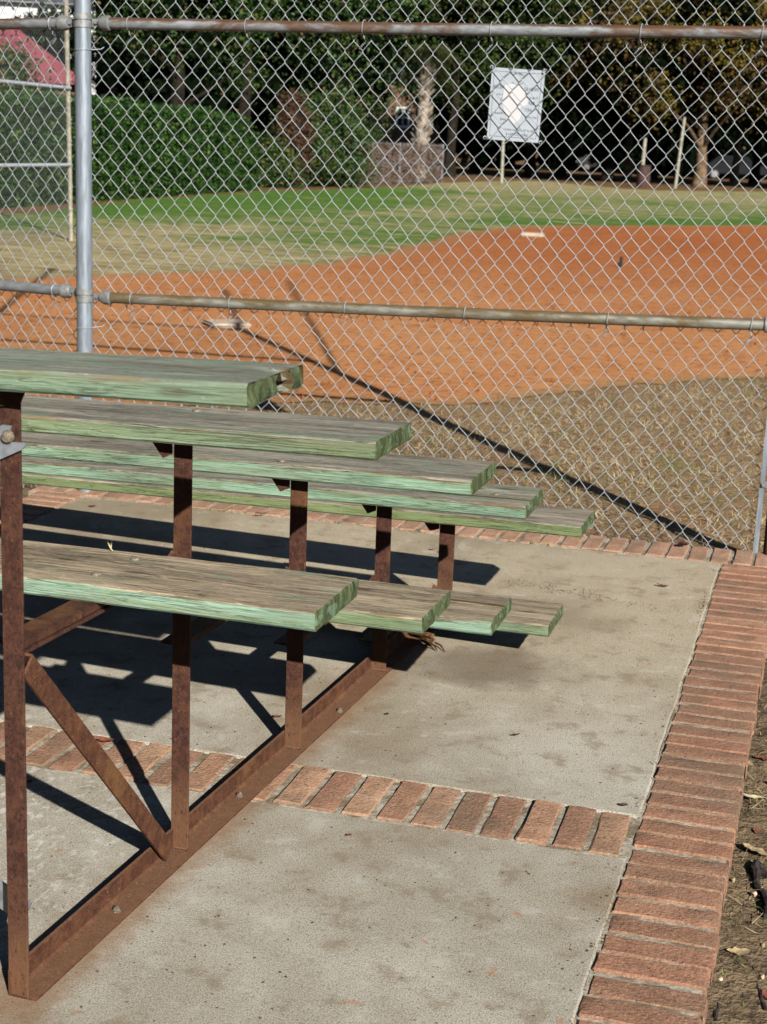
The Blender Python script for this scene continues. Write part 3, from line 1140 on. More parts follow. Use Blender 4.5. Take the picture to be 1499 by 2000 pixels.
def bolt_on(o, x, y, r=.0095):
    me_ = bpy.data.meshes.get('carriage_bolt')
    if me_ is None:
        mb = MB()
        mb.tube([(0, 0, -.004), (0, 0, .0012), (0, 0, .0032), (0, 0, .0044)], [r, r, r * .75, r * .3], 12)
        me_ = mb.mesh('carriage_bolt')
        me_.materials.append(M['bolt'])
        me_.polygons.foreach_set('use_smooth', [True] * len(me_.polygons))
    b = bpy.data.objects.new('bolt', me_)
    COL.objects.link(b)
    b.parent = o
    b.location = (x, y, T_ + .001)
    return b


LX = [-.0088, -.0073, -.0003, .0019, .0139]
LY = [-.0046, -.0065, -.0107, .0111, .0039]
for fi, xo in enumerate((0.0, -1.75)):
    # base rail: angle iron, flat flange towards the aisle
    mb = MB()
    mb.box((-.040 + xo, -.012, .0005), (.0075 + xo, 2.47, .006))
    mb.box((-.0465 + xo, -.012, .0005), (-.040 + xo, 2.47, .047))
    base = mb.build('base_rail', M['rust_dusty'], bl, bevel=.0008)
    # little fillet in the angle
    mb = MB()
    mb.prism([(-.0401 + xo, 0, .0058), (-.034 + xo, 0, .0058), (-.0401 + xo, 0, .012)], (0, 2.45, 0))
    mb.build('fillet', M['rust_dusty'], base)
    for (bx, by) in ((-.0165, .311), (-.0215, .883), (-.0045, 1.469)):
        mb = MB()
        mb.tube([(bx + xo, by, .0062), (bx + xo, by, .008)], .0085, 12)
        mb.tube([(bx + xo, by, .008), (bx + xo, by, .0135)], .0062, 6)
        mb.tube([(bx + xo + .001, by, .0135), (bx + xo + .001, by, .0165)], .0035, 8)
        mb.build('bolt', M['bolt'], base)
    for k in range(5):
        r = LX[k] + xo
        y = k * D + LY[k]
        l = -.0460 + xo + (LX[k] - LX[0]) * .5
        zt = SZ[k] + PB * (-.03 + xo) - .003
        z0 = .0005 if k == 0 else .0065
        lean = -.0027
        mb = MB()
        if k == 0:
            mb.obox((l, y - .006, z0), (r - l, 0, 0), (0, .005, 0), (lean, .008, zt - z0))
        else:
            mb.obox((l, y, z0), (r - l, 0, 0), (0, .005, 0), (lean, .008, zt - z0))
        mb.obox((l, y + (.0 if k == 0 else .0055), z0), (.005, 0, 0), (0, .036, 0), (lean, .008, zt - z0 - .002))
        leg = mb.build('leg', M['rust'], bl, bevel=.0008)
        if k:
            mb = MB()
            wp = [(l + (r - l) * q / 8, y - .001 + rnd.uniform(-.001, .001), z0 + .001) for q in range(9)]
            mb.tube(wp, [rnd.uniform(.0022, .0042) for _ in wp], 6)
            mb.build('weld_bead', M['rust_dusty'], leg, smooth=True)
        # seat bracket: short angle carrying the seat, with a chamfered end plate
        mb = MB()
        zb = SZ[k] + PB * (-.05 + xo) - .002
        yb = y - .007
        mb.box((-.090 + xo, yb + .002, zb - .005), (l - .001, yb + .235, zb))
        if k == 0:
            mb.prism([(-.046 + xo, yb, zb), (.004 + xo, yb, zb + .001), (-.0065 + xo, yb, zb - .021), (-.046 + xo, yb, zb - .03)], (0, .005, 0))
        mb.prism([(-.091 + xo, yb, zb), (l - .0005, yb, zb), (l - .0005, yb, zb - .026), (-.064 + xo, yb, zb - .036)], (0, .005, 0))
        mb.build('seat_bracket', M['rust'], bl)
        if k < 4:
            za = FZ[k] + PB * (-.06 + xo) - .0015
            mb = MB()
            y1 = (k + 1) * D + LY[k + 1]
            mb.box((-.092 + xo, y + .042, za - .005), (-.0475 + xo, y1 - .002, za))
            mb.box((-.0475 + xo, y + .042, za - .013), (-.0425 + xo, y1 - .002, za + .0))
            # flare welded to the next leg
            mb.prism([(-.047 + xo, y1 - .045, za + .001), (-.012 + xo, y1 - .045, za + .001), (-.010 + xo, y1 - .001, za + .003), (-.047 + xo, y1 - .001, za + .022), ], (0, 0, .004))
            if k == 0:
                mb.box((-.050 + xo, y + .042, za - .024), (-.0435 + xo, y1 - .06, za - .018))
            mb.build('foot_bearer', M['rust'], bl)
    # diagonal brace between the two tallest legs
    mb = MB()
    p, q = (-.026 + xo, .032, .572), (-.026 + xo, .545, .020)
    mb.bar(p, q, .040, .005, (0, 1, 1))
    nrm = np.array([0, .68, .73])
    mb.bar(np.array(p) + nrm * .0195 - np.array([.017, 0, 0]), np.array(q) + nrm * .0195 - np.array([.017, 0, 0]), .034, .005, (1, 0, 0))
    mb.build('diagonal_brace', M['rust_dusty'], bl)

# cross bracing of galvanised strap along the back
M['strap'] = mat_galv('galvanised_strap', (.30, .33, .37), .2, (1, 1, 1), (.13, .06, .03))
mb = MB()
ps, qs = np.array([-.016, -.0125, .958]), np.array([-1.77, -.0125, .10])
dv = unit(qs - ps)
nv = np.array([-dv[2], 0, dv[0]])
w2 = .0235
outl = [ps + nv * -w2 + dv * .012, ps + nv * -w2 * .7 + dv * -.002, ps + nv * -w2 * .3 + dv * .006, ps + nv * w2 * .1 + dv * .02, ps + nv * w2 * .35 + dv * .004, ps + nv * w2 * .75 + dv * -.014, ps + nv * w2 + dv * -.004, qs + nv * w2, qs - nv * w2]
mb.prism(outl, (0, .004, 0))
mb.build('cross_brace', M['strap'], bl)
mb = MB()
mb.tube([(-.026, -.0122, .957), (-.026, -.0165, .957), (-.026, -.020, .957), (-.026, -.0215, .957)], [.0105, .0105, .0085, .004], 14)
mb.build('bolt', M['bolt'], bl, smooth=True)
mb = MB()
mb.bar((-.040, .040, .128), (-1.77, .040, .98), .046, .004, (1, 0, 1.6))
mb.build('cross_brace', M['rail_clean'], bl)  # darker metal than the upper strap stands in for the leg's shadow

for (o, pts) in ((foot[0], [(-.47, .062), (-.468, .186)]), (seat[2], [(-.475, .035)]), (seat[1], [(-.47, .18)]), (foot[1], [(-.46, .06), (-.46, .19)]), (seat[3], [(-.12, .11)])):
    for (x, y) in pts:
        bolt_on(o, x, y)
# shallow worn knots are in the wood; a loose straw and splinters lie on the foot board

# ------------------------------------------------------------------ chain link fence
FA = .0906
FY = 3.5768
fn = np.array([-math.sin(FA), math.cos(FA), 0])
fd = np.array([math.cos(FA), math.sin(FA), 0])


def fence_pt(u, v):
    d = ray(u, v)
    return CAM + d * ((FY - CAM @ fn) / (d @ fn))


GZ = -.06
fence = empty('chain_link_fence', (0, 0, GZ), 'galvanised chain link fence with rusty pipe rails between bleacher and ball field', 'fence')
P0 = np.array([-1.8335, 3.4255, 0])     # corner post
P1 = np.array([.868, 3.672, 0])         # end post at the right
ld = unit(np.array([-1, .14, 0]))       # the next panel bends back


def post(x, y, r, z1, name, mat, lean=0.0, z0=-.25):
    mb = MB()
    mb.tube([(x, y, z0), (x + lean, y, z1)], r, 20)
    return mb.build(name, mat, fence, smooth=True)


corner = post(P0[0], P0[1], .0315, 3.65, 'post', M['galv'])
endp = post(P1[0] + .006, P1[1], .037, 3.75, 'post', M['brown_post'])


def ring(c, r0, h, parent, name='clamp', mat='fitting'):
    mb = MB()
    mb.tube([(c[0], c[1], c[2] - h / 2), (c[0], c[1], c[2] + h / 2)], r0, 20)
    return mb.build(name, M[mat], parent, smooth=True)


def rail(a, b, r, mat, cups=(True, True), sag=.004):
    a, b = np.array(a), np.array(b)
    n = 14
    mb = MB()
    pts = [a + (b - a) * i / n - np.array([0, 0, sag * math.sin(math.pi * i / n)]) for i in range(n + 1)]
    mb.tube(pts, r, 18)
    o = mb.build('rail', mat, fence, smooth=True)
    d = unit(b - a)
    for e, s_, on in ((a, 1, cups[0]), (b, -1, cups[1])):
        if on:
            mb = MB()
            mb.tube([e - d * s_ * .010, e + d * s_ * .006, e + d * s_ * .030, e + d * s_ * .034], [r * .9, r * 1.32, r * 1.32, r * 1.12], 18)
            c = mb.build('rail_cup', M['fitting'], o, smooth=True)
            mb = MB()
            mb.bar(e - d * s_ * .040, e - d * s_ * .004, .030, .006, (0, 0, 1))
            mb.tube([e - d * s_ * .022 + np.array([0, -.012, 0]), e - d * s_ * .022 + np.array([0, .012, 0])], .006, 8)
            mb.build('tongue', M['fitting'], o)
    return o


ztl = fence_pt(210, 44.5)[2]
ztr = fence_pt(1480, 63)[2]
zml = fence_pt(210, 581)[2]
zmr = fence_pt(1480, 633.5)[2]
fdir = unit(P1 - P0)


def on_fence(x, z):
    t = (x - P0[0]) / (P1[0] - P0[0])
    p = P0 + (P1 - P0) * t
    return np.array([x, p[1], z])


OUT = np.array([fdir[1], -fdir[0], 0])   # towards the camera
rr1 = rail(on_fence(-1.755, ztl), on_fence(.80, ztr + .0015), .0212, M['rail_rust'])
rr2 = rail(on_fence(-1.755, zml), on_fence(.80, zmr + .001), .0212, M['rail_mid'])
for z in (2.72, 3.62):
    rail(on_fence(-1.77, z), on_fence(.81, z), .0212, M['rail_clean'])
LA = P0 + ld * .075
LB = P0 + ld * 2.6
rl1 = rail(LA + np.array([0, 0, 1.820]), LB + np.array([0, 0, 1.80]), .0212, M['rail_rust'], (True, False))
rl2 = rail(LA + np.array([0, 0, .802]), LB + np.array([0, 0, .80]), .0212, M['rail_clean'], (True, False))
post(LB[0], LB[1], .0315, 3.3, 'post', M['galv'])
for z in (ztl - .006, ztl + .023, zml - .010, zml + .020):
    ring((P0[0], P0[1], z), .0352, .024, corner)
# overhang of the backstop above the end post, out of the picture but casting its shadow
mb = MB()
mb.tube([P1 + np.array([0, .0, 2.42]), P1 + np.array([-.02, 1.28, 3.5]), P1 + np.array([-.02, 2.7, 4.7])], .019, 12)
mb.tube([P1 + np.array([0, .0, 3.65]), P1 + np.array([-.6, 1.9, 4.35])], .022, 10)
mb.build('overhang_arm', M['galv'], fence, smooth=True)
mb = MB()
mb.tube([P0 + np.array([0, .0, 2.42]), P0 + np.array([-.02, 1.28, 3.5]), P0 + np.array([-.02, 2.7, 4.7])], .026, 12)
mb.build('overhang_arm', M['galv'], fence, smooth=True)

# tension bar with bands at the end post
tb0 = on_fence(.812, 0.0) + OUT * .004
mb = MB()
mb.bar(tb0 + np.array([-.002, 0, -.02]), tb0 + np.array([.018, 0, 2.3]), .017, .006, (1, 0.09, 0))
mb.build('tension_bar', M['galv'], fence)
for z in (.262, .70, 1.2, 1.6):
    mb = MB()
    c = on_fence(.820, z)
    mb.tube([(P1[0], P1[1], z - .012), (P1[0], P1[1], z + .012)], .0345, 16)
    mb.bar(c + OUT * .010 + np.array([-.014, 0, 0]), c + OUT * .010 + np.array([.03, 0, 0]), .024, .004, (0, 0, 1))
    mb.tube([c + OUT * .022 + np.array([-.004, 0, 0]), c - OUT * .02 + np.array([-.004, 0, 0])], .0065, 8)
    mb.build('tension_band', M['fitting'], fence)


def wire_mesh(name, A, dirv, length, x0, zlo, zhi, W, Hh, r, off, mat, parent, seed, n=4, fine=True):
    """woven chain link: zigzag wires side by side, hooked at every knuckle"""
    g = np.random.RandomState(seed)
    cols = int(length / (W / 2))
    rows = int((zhi - zlo) / Hh)
    V, Fc = [], []
    nrm = np.array([dirv[1], -dirv[0], 0])
    # smooth wander of the nodes
    gx_ = g.normal(0, 1, (cols + 3, rows + 3))
    for _ in range(2):
        gx_ = (gx_ + np.roll(gx_, 1, 0) + np.roll(gx_, 1, 1) + np.roll(gx_, -1, 1)) / 3.0
    ez_ = np.roll(gx_, 7, 0)
    amp = .0024
    vb = 0
    ang = np.arange(n) * 2 * math.pi / n + math.pi / n
    for i in range(cols):
        path = []
        for j in range(rows + 1):
            side = (j + i) % 2
            col = i + side
            sg = 1 if side else -1
            zz = zlo + j * Hh + ez_[col, j] * amp
            xx = x0 + col * W / 2 + gx_[col, j] * amp
            over = r * .9
            if fine:
                dz = Hh * .115
                bulge = r * 1.15
                # the wire passes from back to front round its neighbour
                path.append((xx - sg * .0012, (-bulge if side else bulge) * .8, zz - dz))
                path.append((xx + sg * over, 0, zz))
                path.append((xx - sg * .0012, (bulge if side else -bulge) * .8, zz + dz))
            else:
                path.append((xx + sg * over * .5, (r if side else -r) * .7, zz))
        p = np.array(path)
        p3 = np.array(A)[None, :] + p[:, :1] * dirv[None, :] + (p[:, 1:2] + off) * (-nrm)[None, :] + p[:, 2:3] * np.array([[0, 0, 1.]])
        t = np.gradient(p3, axis=0)
        t = unit(t)
        u = unit(np.cross(t, nrm[None, :]))
        w = np.cross(t, u)
        rings = p3[:, None, :] + r * (np.cos(ang)[None, :, None] * u[:, None, :] + np.sin(ang)[None, :, None] * w[:, None, :])
        m_ = len(p3)
        V.append(rings.reshape(-1, 3))
        idx = vb + (np.arange(m_ - 1)[:, None] * n + np.arange(n)[None, :])
        idn = vb + (np.arange(m_ - 1)[:, None] * n + (np.arange(n)[None, :] + 1) % n)
        Fc.append(np.stack([idx, idn, idn + n, idx + n], -1).reshape(-1, 4))
        vb += m_ * n
    V = np.concatenate(V)
    Fc = np.concatenate(Fc).astype(np.int32)
    me_ = bpy.data.meshes.new(name)
    me_.vertices.add(len(V))
    me_.vertices.foreach_set('co', V.astype(np.float32).ravel())
    me_.loops.add(Fc.size)
    me_.loops.foreach_set('vertex_index', Fc.ravel())
    me_.polygons.add(len(Fc))
    me_.polygons.foreach_set('loop_start', np.arange(0, Fc.size, 4, dtype=np.int32))
    me_.update(calc_edges=True)
    return link(name, me_, mat, parent, smooth=True, kind='stuff')


MW, MH = .0662, .0412
wire_mesh('wire_mesh', P0, fdir, 2.66, .0, -.03, 3.55, MW, MH, .0015, .026, M['wire'], fence, 5, 5)
wire_mesh('wire_mesh', P0, ld * 1.0, 2.5, .01, -.03, 3.3, MW, MH, .0015, -.026, M['wire'], fence, 9, 5)


def tie(c, dirv, r, parent, seed, tail=.03):
    """a wire tie looped over a rail and twisted on to the mesh below"""
    g = random.Random(seed)
    out = np.array([dirv[1], -dirv[0], 0])
    if out[1] > 0:
        out = -out
    mb = MB()
    pts = []
    for k in range(15):
        a = math.pi * (-.62 + 1.55 * k / 14)
        pts.append(c + out * math.cos(a) * (r + .003) + np.array([0, 0, 1]) * math.sin(a) * (r + .003) + dirv * (.010 * k / 14 - .005))
    pts = pts[::-1]
    low = pts[-1]
    pts.append(c + out * (r * .2) + np.array([0, 0, -r * 1.9]) + dirv * .004)
    pts.append(c - out * .024 + np.array([0, 0, -r * 2.35]) + dirv * .002)
    mb.tube(pts, .0019, 6)
    e = pts[-1]
    tw = [e + np.array([0, 0, -.001])]
    for k in range(22):
        a = k * 1.5
        t = k / 21
        tw.append(e + (-dirv * .022 - np.array([0, 0, .024])) * t + out * math.cos(a) * .004 + np.array([0, 0, 1]) * math.sin(a) * .0035)
    mb.tube(tw, .0016, 5)
    return mb.build('tie_wire', M['wire'], parent, smooth=True)


def rail_at(o_pts, x):
    a, b = o_pts
    t = (x - a[0]) / (b[0] - a[0])
    return a + (b - a) * t


TOPR = (on_fence(-1.755, ztl), on_fence(.80, ztr))
MIDR = (on_fence(-1.755, zml), on_fence(.80, zmr))
for k, u in enumerate((252, 482, 711, 961, 1254, 1492)):
    x = fence_pt(u, 50)[0]
    tie(rail_at(TOPR, x), fdir, .0212, rr1, k)
for k, u in enumerate((258, 450, 676, 910, 1190, 1472)):
    x = fence_pt(u, 600)[0]
    tie(rail_at(MIDR, x), fdir, .0212, rr2, 20 + k)
tie(LA + ld * .07 + np.array([0, 0, 1.820]), -ld, .0212, rl1, 41)
tie(LA + ld * .07 + np.array([0, 0, .802]), -ld, .0212, rl2, 42)


def post_tie(z, seed):
    mb = MB()
    pts = []
    for k in range(13):
        a = math.pi * (-.05 + 1.1 * k / 12)
        pts.append(P0 + np.array([-math.cos(a) * .0335, -math.sin(a) * .0335, z + .004 * k / 12]))
    e = pts[-1]
    pts.append(e + fdir * .030 + np.array([0, .02, .004]))
    pts.append(e + fdir * .036 + np.array([0, .03, .012]))
    mb.tube(pts, .0019, 6)
    mb.build('tie_wire', M['wire'], corner, smooth=True)


post_tie(fence_pt(160, 98)[2], 1)
post_tie(fence_pt(160, 640)[2], 2)

# ------------------------------------------------------------------ notice sign tied on the far side of the mesh
sg = [fence_pt(u, v) - OUT * .050 for u, v in ((957, 129), (1062, 136), (1048, 278.5), (946.5, 271))]
TL, TR, BR, BL = sg
sign = empty('notice_sign', tuple(BL), 'white laminated notice seen from behind, tied to the chain link mesh', 'sign')


def sq(a, b, off=0.0):
    p = (TL * (1 - a) + TR * a) * (1 - b) + (BL * (1 - a) + BR * a) * b
    return p + OUT * off


mb = MB()
mb.prism([sq(0, 0), sq(1, 0), sq(1, 1), sq(0, 1)], -OUT * .003)
mb.build('sheet', M['paper'], sign)
mb = MB()
pp = [(.26, .24), (.42, .205), (.60, .24), (.665, .30), (.655, .36), (.73, .42), (.73, .48), (.60, .53), (.63, .62), (.60, .70), (.47, .78), (.36, .70), (.29, .58), (.24, .48)]
mb.prism([sq(a, b, .0012) for a, b in pp], -OUT * .0008)
mb.build('blank_label', M['blank'], sign)
# thin printed frame
mb = MB()
for (a0, b0, a1, b1) in ((.05, .045, .95, .050), (.05, .945, .95, .950), (.05, .045, .056, .95), (.944, .045, .95, .95)):
    mb.add([sq(a0, b0, .0011), sq(a1, b0, .0011), sq(a1, b1, .0011), sq(a0, b1, .0011)], [(0, 1, 2, 3)])
mb.build('printed_frame', M['ink'], sign)
# emblem: the arcs of a round seal
mb = MB()
for (a0, a1, rr_) in ((-2.6, -.5, .135), (.55, 2.5, .135), (-2.3, -.9, .115)):
    n = 12
    for k in range(n):
        t0, t1 = a0 + (a1 - a0) * k / n, a0 + (a1 - a0) * (k + 1) / n
        q = []
        for t, r_ in ((t0, rr_), (t1, rr_), (t1, rr_ - .012), (t0, rr_ - .012)):
            q.append(sq(.5 + math.cos(t) * r_ * 1.0, .135 + math.sin(t) * r_ * .62, .0011))
        mb.add(q, [(0, 1, 2, 3)])
mb.build('emblem', M['ink'], sign)
dg = None


def mirrored_text(txt, a_right, b_base, size, mat):
    """print showing through the sheet: runs from right to left"""
    cu = bpy.data.curves.new('print', 'FONT')
    cu.body = txt
    cu.size = 1.0
    cu.resolution_u = 2
    o = bpy.data.objects.new('print', cu)
    COL.objects.link(o)
    bpy.context.view_layer.update()
    me_ = bpy.data.meshes.new_from_object(o.evaluated_get(bpy.context.evaluated_depsgraph_get()))
    COL.objects.unlink(o)
    bpy.data.objects.remove(o)
    wpx = np.linalg.norm(TR - TL)
    hpx = np.linalg.norm(BL - TL)
    for v in me_.vertices:
        a = a_right - v.co.x * size / wpx
        b = b_base - v.co.y * size / hpx
        v.co = Vector(sq(a, b, .0011))
    me_.materials.clear()
    me_.materials.append(mat)
    return link('print', me_, None, sign)


mirrored_text('FRIEND', .915, .295, .0170, M['ink'])
mirrored_text('NDER', .27, .285, .0170, M['ink'])
mirrored_text('Dogs a', .915, .395, .0110, M['ink'])
mirrored_text('s only', .245, .375, .0110, M['ink'])
mirrored_text('BEF', .86, .478, .0150, M['ink2'])
mirrored_text('8', .245, .455, .0150, M['ink2'])
mirrored_text('AFT', .82, .575, .0150, M['ink2'])
mirrored_text('and on a', .925, .665, .0105, M['ink'])
mirrored_text('off-leash', .29, .635, .0105, M['ink'])
mirrored_text('paid)', .335, .715, .0110, M['ink2'])
mirrored_text('City of Charleston animal', .93, .855, .0115, M['ink'])
mirrored_text('(843) 577-7434', .80, .925, .0135, M['ink'])
# clear laminate a little larger than the sheet
lam = bpy.data.materials.new('clear_laminate')
lam.use_nodes = True
nt = lam.node_tree
nt.nodes.remove(nt.nodes['Principled BSDF'])
tp = nt.nodes.new('ShaderNodeBsdfTransparent')
gl = nt.nodes.new('ShaderNodeBsdfGlossy')
gl.inputs['Roughness'].default_value = .2
mxs = nt.nodes.new('ShaderNodeMixShader')
mxs.inputs[0].default_value = .06
nt.links.new(tp.outputs[0], mxs.inputs[1])
nt.links.new(gl.outputs[0], mxs.inputs[2])
nt.links.new(mxs.outputs[0], nt.nodes['Material Output'].inputs['Surface'])
mb = MB()
mb.prism([sq(-.035, -.045, -.0045), sq(1.03, -.04, -.0045), sq(1.035, 1.025, -.0045), sq(-.035, 1.02, -.0045)], -OUT * .001)
mb.build('laminate', lam, sign)
for (a, b) in ((.0, .0), (1.0, .0), (-.03, .98), (1.05, .99)):
    mb = MB()
    c = sq(a, b, .02)
    pts = [c + fdir * math.cos(t) * .0055 + np.array([0, 0, 1]) * math.sin(t) * .0055 + OUT * (.02 * t / 7 - .02) for t in np.linspace(0, 7, 14)]
    mb.tube(pts, .0014, 5)
    mb.build('tie_wire', M['wire'], sign)

# ------------------------------------------------------------------ dry grass behind the fence and litter beside the edging
def scatter_blades(n, xr, yr, keep, length, width, lift, mat, name, zf, seed, group=None):
    g = np.random.RandomState(seed)
    x = g.uniform(xr[0], xr[1], n)
    y = g.uniform(yr[0], yr[1], n)
    k = keep(x, y, g)
    x, y = x[k], y[k]
    n = len(x)
    z = zf(x, y)
    a = g.uniform(0, 2 * np.pi, n)
    L = length * g.uniform(.5, 1.4, n)
    el = np.abs(g.normal(0, lift, n))
    d = np.stack([np.cos(a) * np.cos(el), np.sin(a) * np.cos(el), np.sin(el)], 1)
    sidev = np.stack([-np.sin(a), np.cos(a), g.normal(0, .5, n)], 1)
    sidev = unit(sidev) * (width * g.uniform(.6, 1.3, n))[:, None] * .5
    p = np.stack([x, y, z], 1)
    q = p + d * L[:, None]
    V = np.stack([p - sidev, p + sidev, q + sidev * .35, q - sidev * .35], 1)
    me_ = quads_mesh(name, V)
    return tag(link(name, me_, mat, kind='stuff'), *(group or (None, None)))


def zground(x, y):
    return np.full(len(x), -.058)


infp = np.array(infield_raw)


def keep_near(x, y, g):
    d = pdist(x, y, infield_raw)
    i = pip(x, y, infield_raw)
    fy = P0[1] + (x - P0[0]) * (P1[1] - P0[1]) / (P1[0] - P0[0]) + .02
    bare = np.array([mnoise.noise(Vector((a * 1.6, b * 1.6, 4))) for a, b in zip(x, y)])
    dens = np.clip(.78 + bare * .9, .12, 1) * np.clip((y - fy) / .9 + .22, 0, 1)
    return (y > fy) & ((~i) | (d < g.exponential(.05, len(x)))) & (g.uniform(0, 1, len(x)) < dens)


scatter_blades(150000, (-3.4, 2.2), (3.5, 10.2), keep_near, .034, .0034, .42, M['straw'], 'dry_grass', zground, 21, ('tan dormant grass in short tufts between fence and orange clay', 'grass'))


def keep_green(x, y, g):
    c = np.array([mnoise.noise(Vector((a * 1.1 + 40, b * 1.1, 2))) for a, b in zip(x, y)])
    fy = 3.9
    return (y > fy) & (~pip(x, y, infield_raw)) & (g.uniform(0, 1, len(x)) < np.clip(c * 2.2 - .15, 0, 1))


scatter_blades(22000, (-3.2, 2.2), (3.6, 10.0), keep_green, .042, .0040, .6, M['blade_green'], 'green_grass', zground, 22, ('sparse green blades among the tan grass past the fence', 'grass'))


def zstrip(x, y):
    return -.036 - np.clip((x - 1.08) * .10, 0, .05) - .006


def edge_x(y):
    # right face of the brick edging
    return np.array([S(1.078, b)[0] for b in y])


def keep_strip(x, y, g):
    return x > edge_x(y) + .004 + g.exponential(.01, len(x))


scatter_blades(15000, (.9, 1.55), (-.3, 3.35), keep_strip, .030, .0022, .30, M['litter'], 'straw_litter', zstrip, 23, ('brown straw and chaff on bare soil beside the brick edging', 'litter'))


def keep_strip_green(x, y, g):
    c = np.array([mnoise.noise(Vector((a * 5, b * 5 + 9, 6))) for a, b in zip(x, y)])
    t = np.hypot(x - 1.135, y - 1.86) < .07
    return (x > edge_x(y) + .012) & ((g.uniform(0, 1, len(x)) < np.clip(c * 1.6 - .5, 0, .5)) | t)


scatter_blades(3800, (.95, 1.5), (-.2, 3.3), keep_strip_green, .030, .0026, .8, M['blade_green'], 'grass_tuft', zstrip, 24, ('small green grass tufts on the soil right of the edging', 'grass'))


def leaf_thing(name, loc, L, W, ang, mat, seed, label, group=None, cat='leaf', curl=.35):
    g = random.Random(seed)
    mb = MB()
    n = 7
    vs, fs = [], []
    for i in range(n + 1):
        t = i / n
        w = W * (math.sin(math.pi * t ** .85) ** .8) * .5 + .0006
        x = (t - .5) * L
        c = curl * L * ((t - .5) ** 2) + .003
        vs += [(x, -w, c + w * g.uniform(.1, .6)), (x, 0, c + g.uniform(-.001, .001)), (x, w, c + w * g.uniform(.1, .6))]
    for i in range(n):
        b = i * 3
        fs += [(b, b + 3, b + 4, b + 1), (b + 1, b + 4, b + 5, b + 2)]
    vs2 = [(x, y, z + .0008) for x, y, z in vs]
    mb.add(vs + vs2, fs + [tuple(q + len(vs) for q in f_[::-1]) for f_ in fs])
    me_ = bpy.data.meshes.new(name)
    me_.from_pydata(mb.v, [], mb.f)
    me_.materials.append(mat)
    me_.polygons.foreach_set('use_smooth', [True] * len(me_.polygons))
    o = bpy.data.objects.new(name, me_)
    COL.objects.link(o)
    o.location = loc
    o.rotation_euler = (g.uniform(-.15, .15), g.uniform(-.15, .15), ang)
    return tag(o, label, cat, group)


# leaves on pad and bricks
for (u, v, z, L, W, a, m, lab) in (
        (207, 1449, .006, .042, .016, .1, 'leafred', 'red brown curled leaf lying on the brick band under the bleacher'),
        (541, 1402, .002, .026, .008, .5, 'leafred', 'thin reddish leaf on the concrete by the second leg shadow'),
        (180, 990, .002, .030, .011, .6, 'leafred', 'small dark red leaf on concrete near the far left slab corner'),
        (508, 1005, .012, .042, .018, .7, 'leafred', 'brown leaf at the edge of the far brick curb below the planks'),
        (1335, 1067, .010, .050, .036, .9, 'leafpurple', 'dark purple crumpled leaf on the far brick curb at the fence foot'),
        (1294, 1146, .002, .040, .014, .0, 'leafred', 'rust brown leaf on the concrete near the far right corner'),
        (862, 1080, .002, .028, .010, 2.6, 'leafred', 'small brown leaf standing by the shadow of the lowest seat'),
        (845, 1074, .002, .024, .009, .1, 'leaftan', 'small tan leaf on the sunlit concrete behind the lowest seat'),
        (58, 1530, .002, .014, .010, 1., 'leafred', 'tiny orange leaf beside the tall front leg'),
        (757, 1397, .002, .010, .008, 1., 'crumb', 'dark speck of bark on the concrete between base rail and edging'),
        (1008, 1438, .003, .022, .008, .6, 'crumb', 'curled black leaf scrap in the middle of the upper slab'),
        (1220, 1575, .003, .018, .009, .1, 'crumb', 'dark leaf scrap near the brick corner of the upper slab'),
        (683, 1634, .003, .011, .007, .1, 'leafred', 'tiny red leaf fragment on the front slab under the band')):
    p = gz(u, v, z)
    leaf_thing('dead_leaf', p, L, W, a, M[m], int(u), lab, 'fallen leaves on the pad')

gl_ = random.Random(5)
for i in range(34):
    y = gl_.uniform(.25, 3.2)
    x = S(1.078, y)[0] + gl_.uniform(.02, .34)
    z = float(zstrip(np.array([x]), np.array([y]))[0]) + .006
    mt = gl_.choice(['leafred', 'leafred', 'leaftan', 'leaftan', 'crumb'])
    L = gl_.uniform(.022, .052)
    leaf_thing('dead_leaf', (x, y, z), L, L * gl_.uniform(.3, .6), gl_.uniform(0, 6), M[mt], i + 100,
               {'leafred': 'curled red brown dead leaf in the straw beside the brick edging', 'leaftan': 'curled pale tan dead leaf in the straw beside the brick edging', 'crumb': 'curled blackish dead leaf in the straw beside the brick edging'}[mt], {'leafred': 'red brown leaves on the soil strip', 'leaftan': 'tan leaves on the soil strip', 'crumb': 'blackish leaves on the soil strip'}[mt], curl=.6)
for (u, v, L, W, a, m, lab) in ((1462, 1500, .075, .026, 1.9, 'leaftan', 'pale grey broken leaf standing against the edging above the others'),
                                (1470, 1560, .062, .014, .2, 'straw_bit', 'long pale green yellow leaf flat beside the edging'),
                                (1480, 1630, .035, .024, 2.2, 'leafred', 'dark red round leaf on the soil strip'),
                                (1478, 1668, .070, .028, -.4, 'leaftan', 'large tan curled leaf beside the lower bricks'),
                                (1490, 1487, .040, .030, .4, 'leafred', 'dark maroon leaf at the frame edge by the grass tuft')):
    leaf_thing('dead_leaf', gz(u, v, -.038), L, W, a, M[m], int(u), lab, 'larger leaves on the soil strip')
# white shell chips
for i, (u, v) in enumerate(((1408, 1915), (1487, 1738), (1475, 1747), (1491, 1848), (1490, 1910), (1433, 1720))):
    p = gz(u, v, -.036)
    mb = MB()
    g = random.Random(i)
    mb.tube([(p[0], p[1], p[2] - .004), (p[0], p[1], p[2] + .002), (p[0] + .002, p[1], p[2] + .006)], [.003, g.uniform(.003, .0055), .0015], 7)
    tag(mb.build('shell_chip', M['leaftan'] if i % 2 else M['base_pad'], smooth=True), 'small pale shell chip on the brown soil strip', 'shell', 'pale chips on the soil strip')
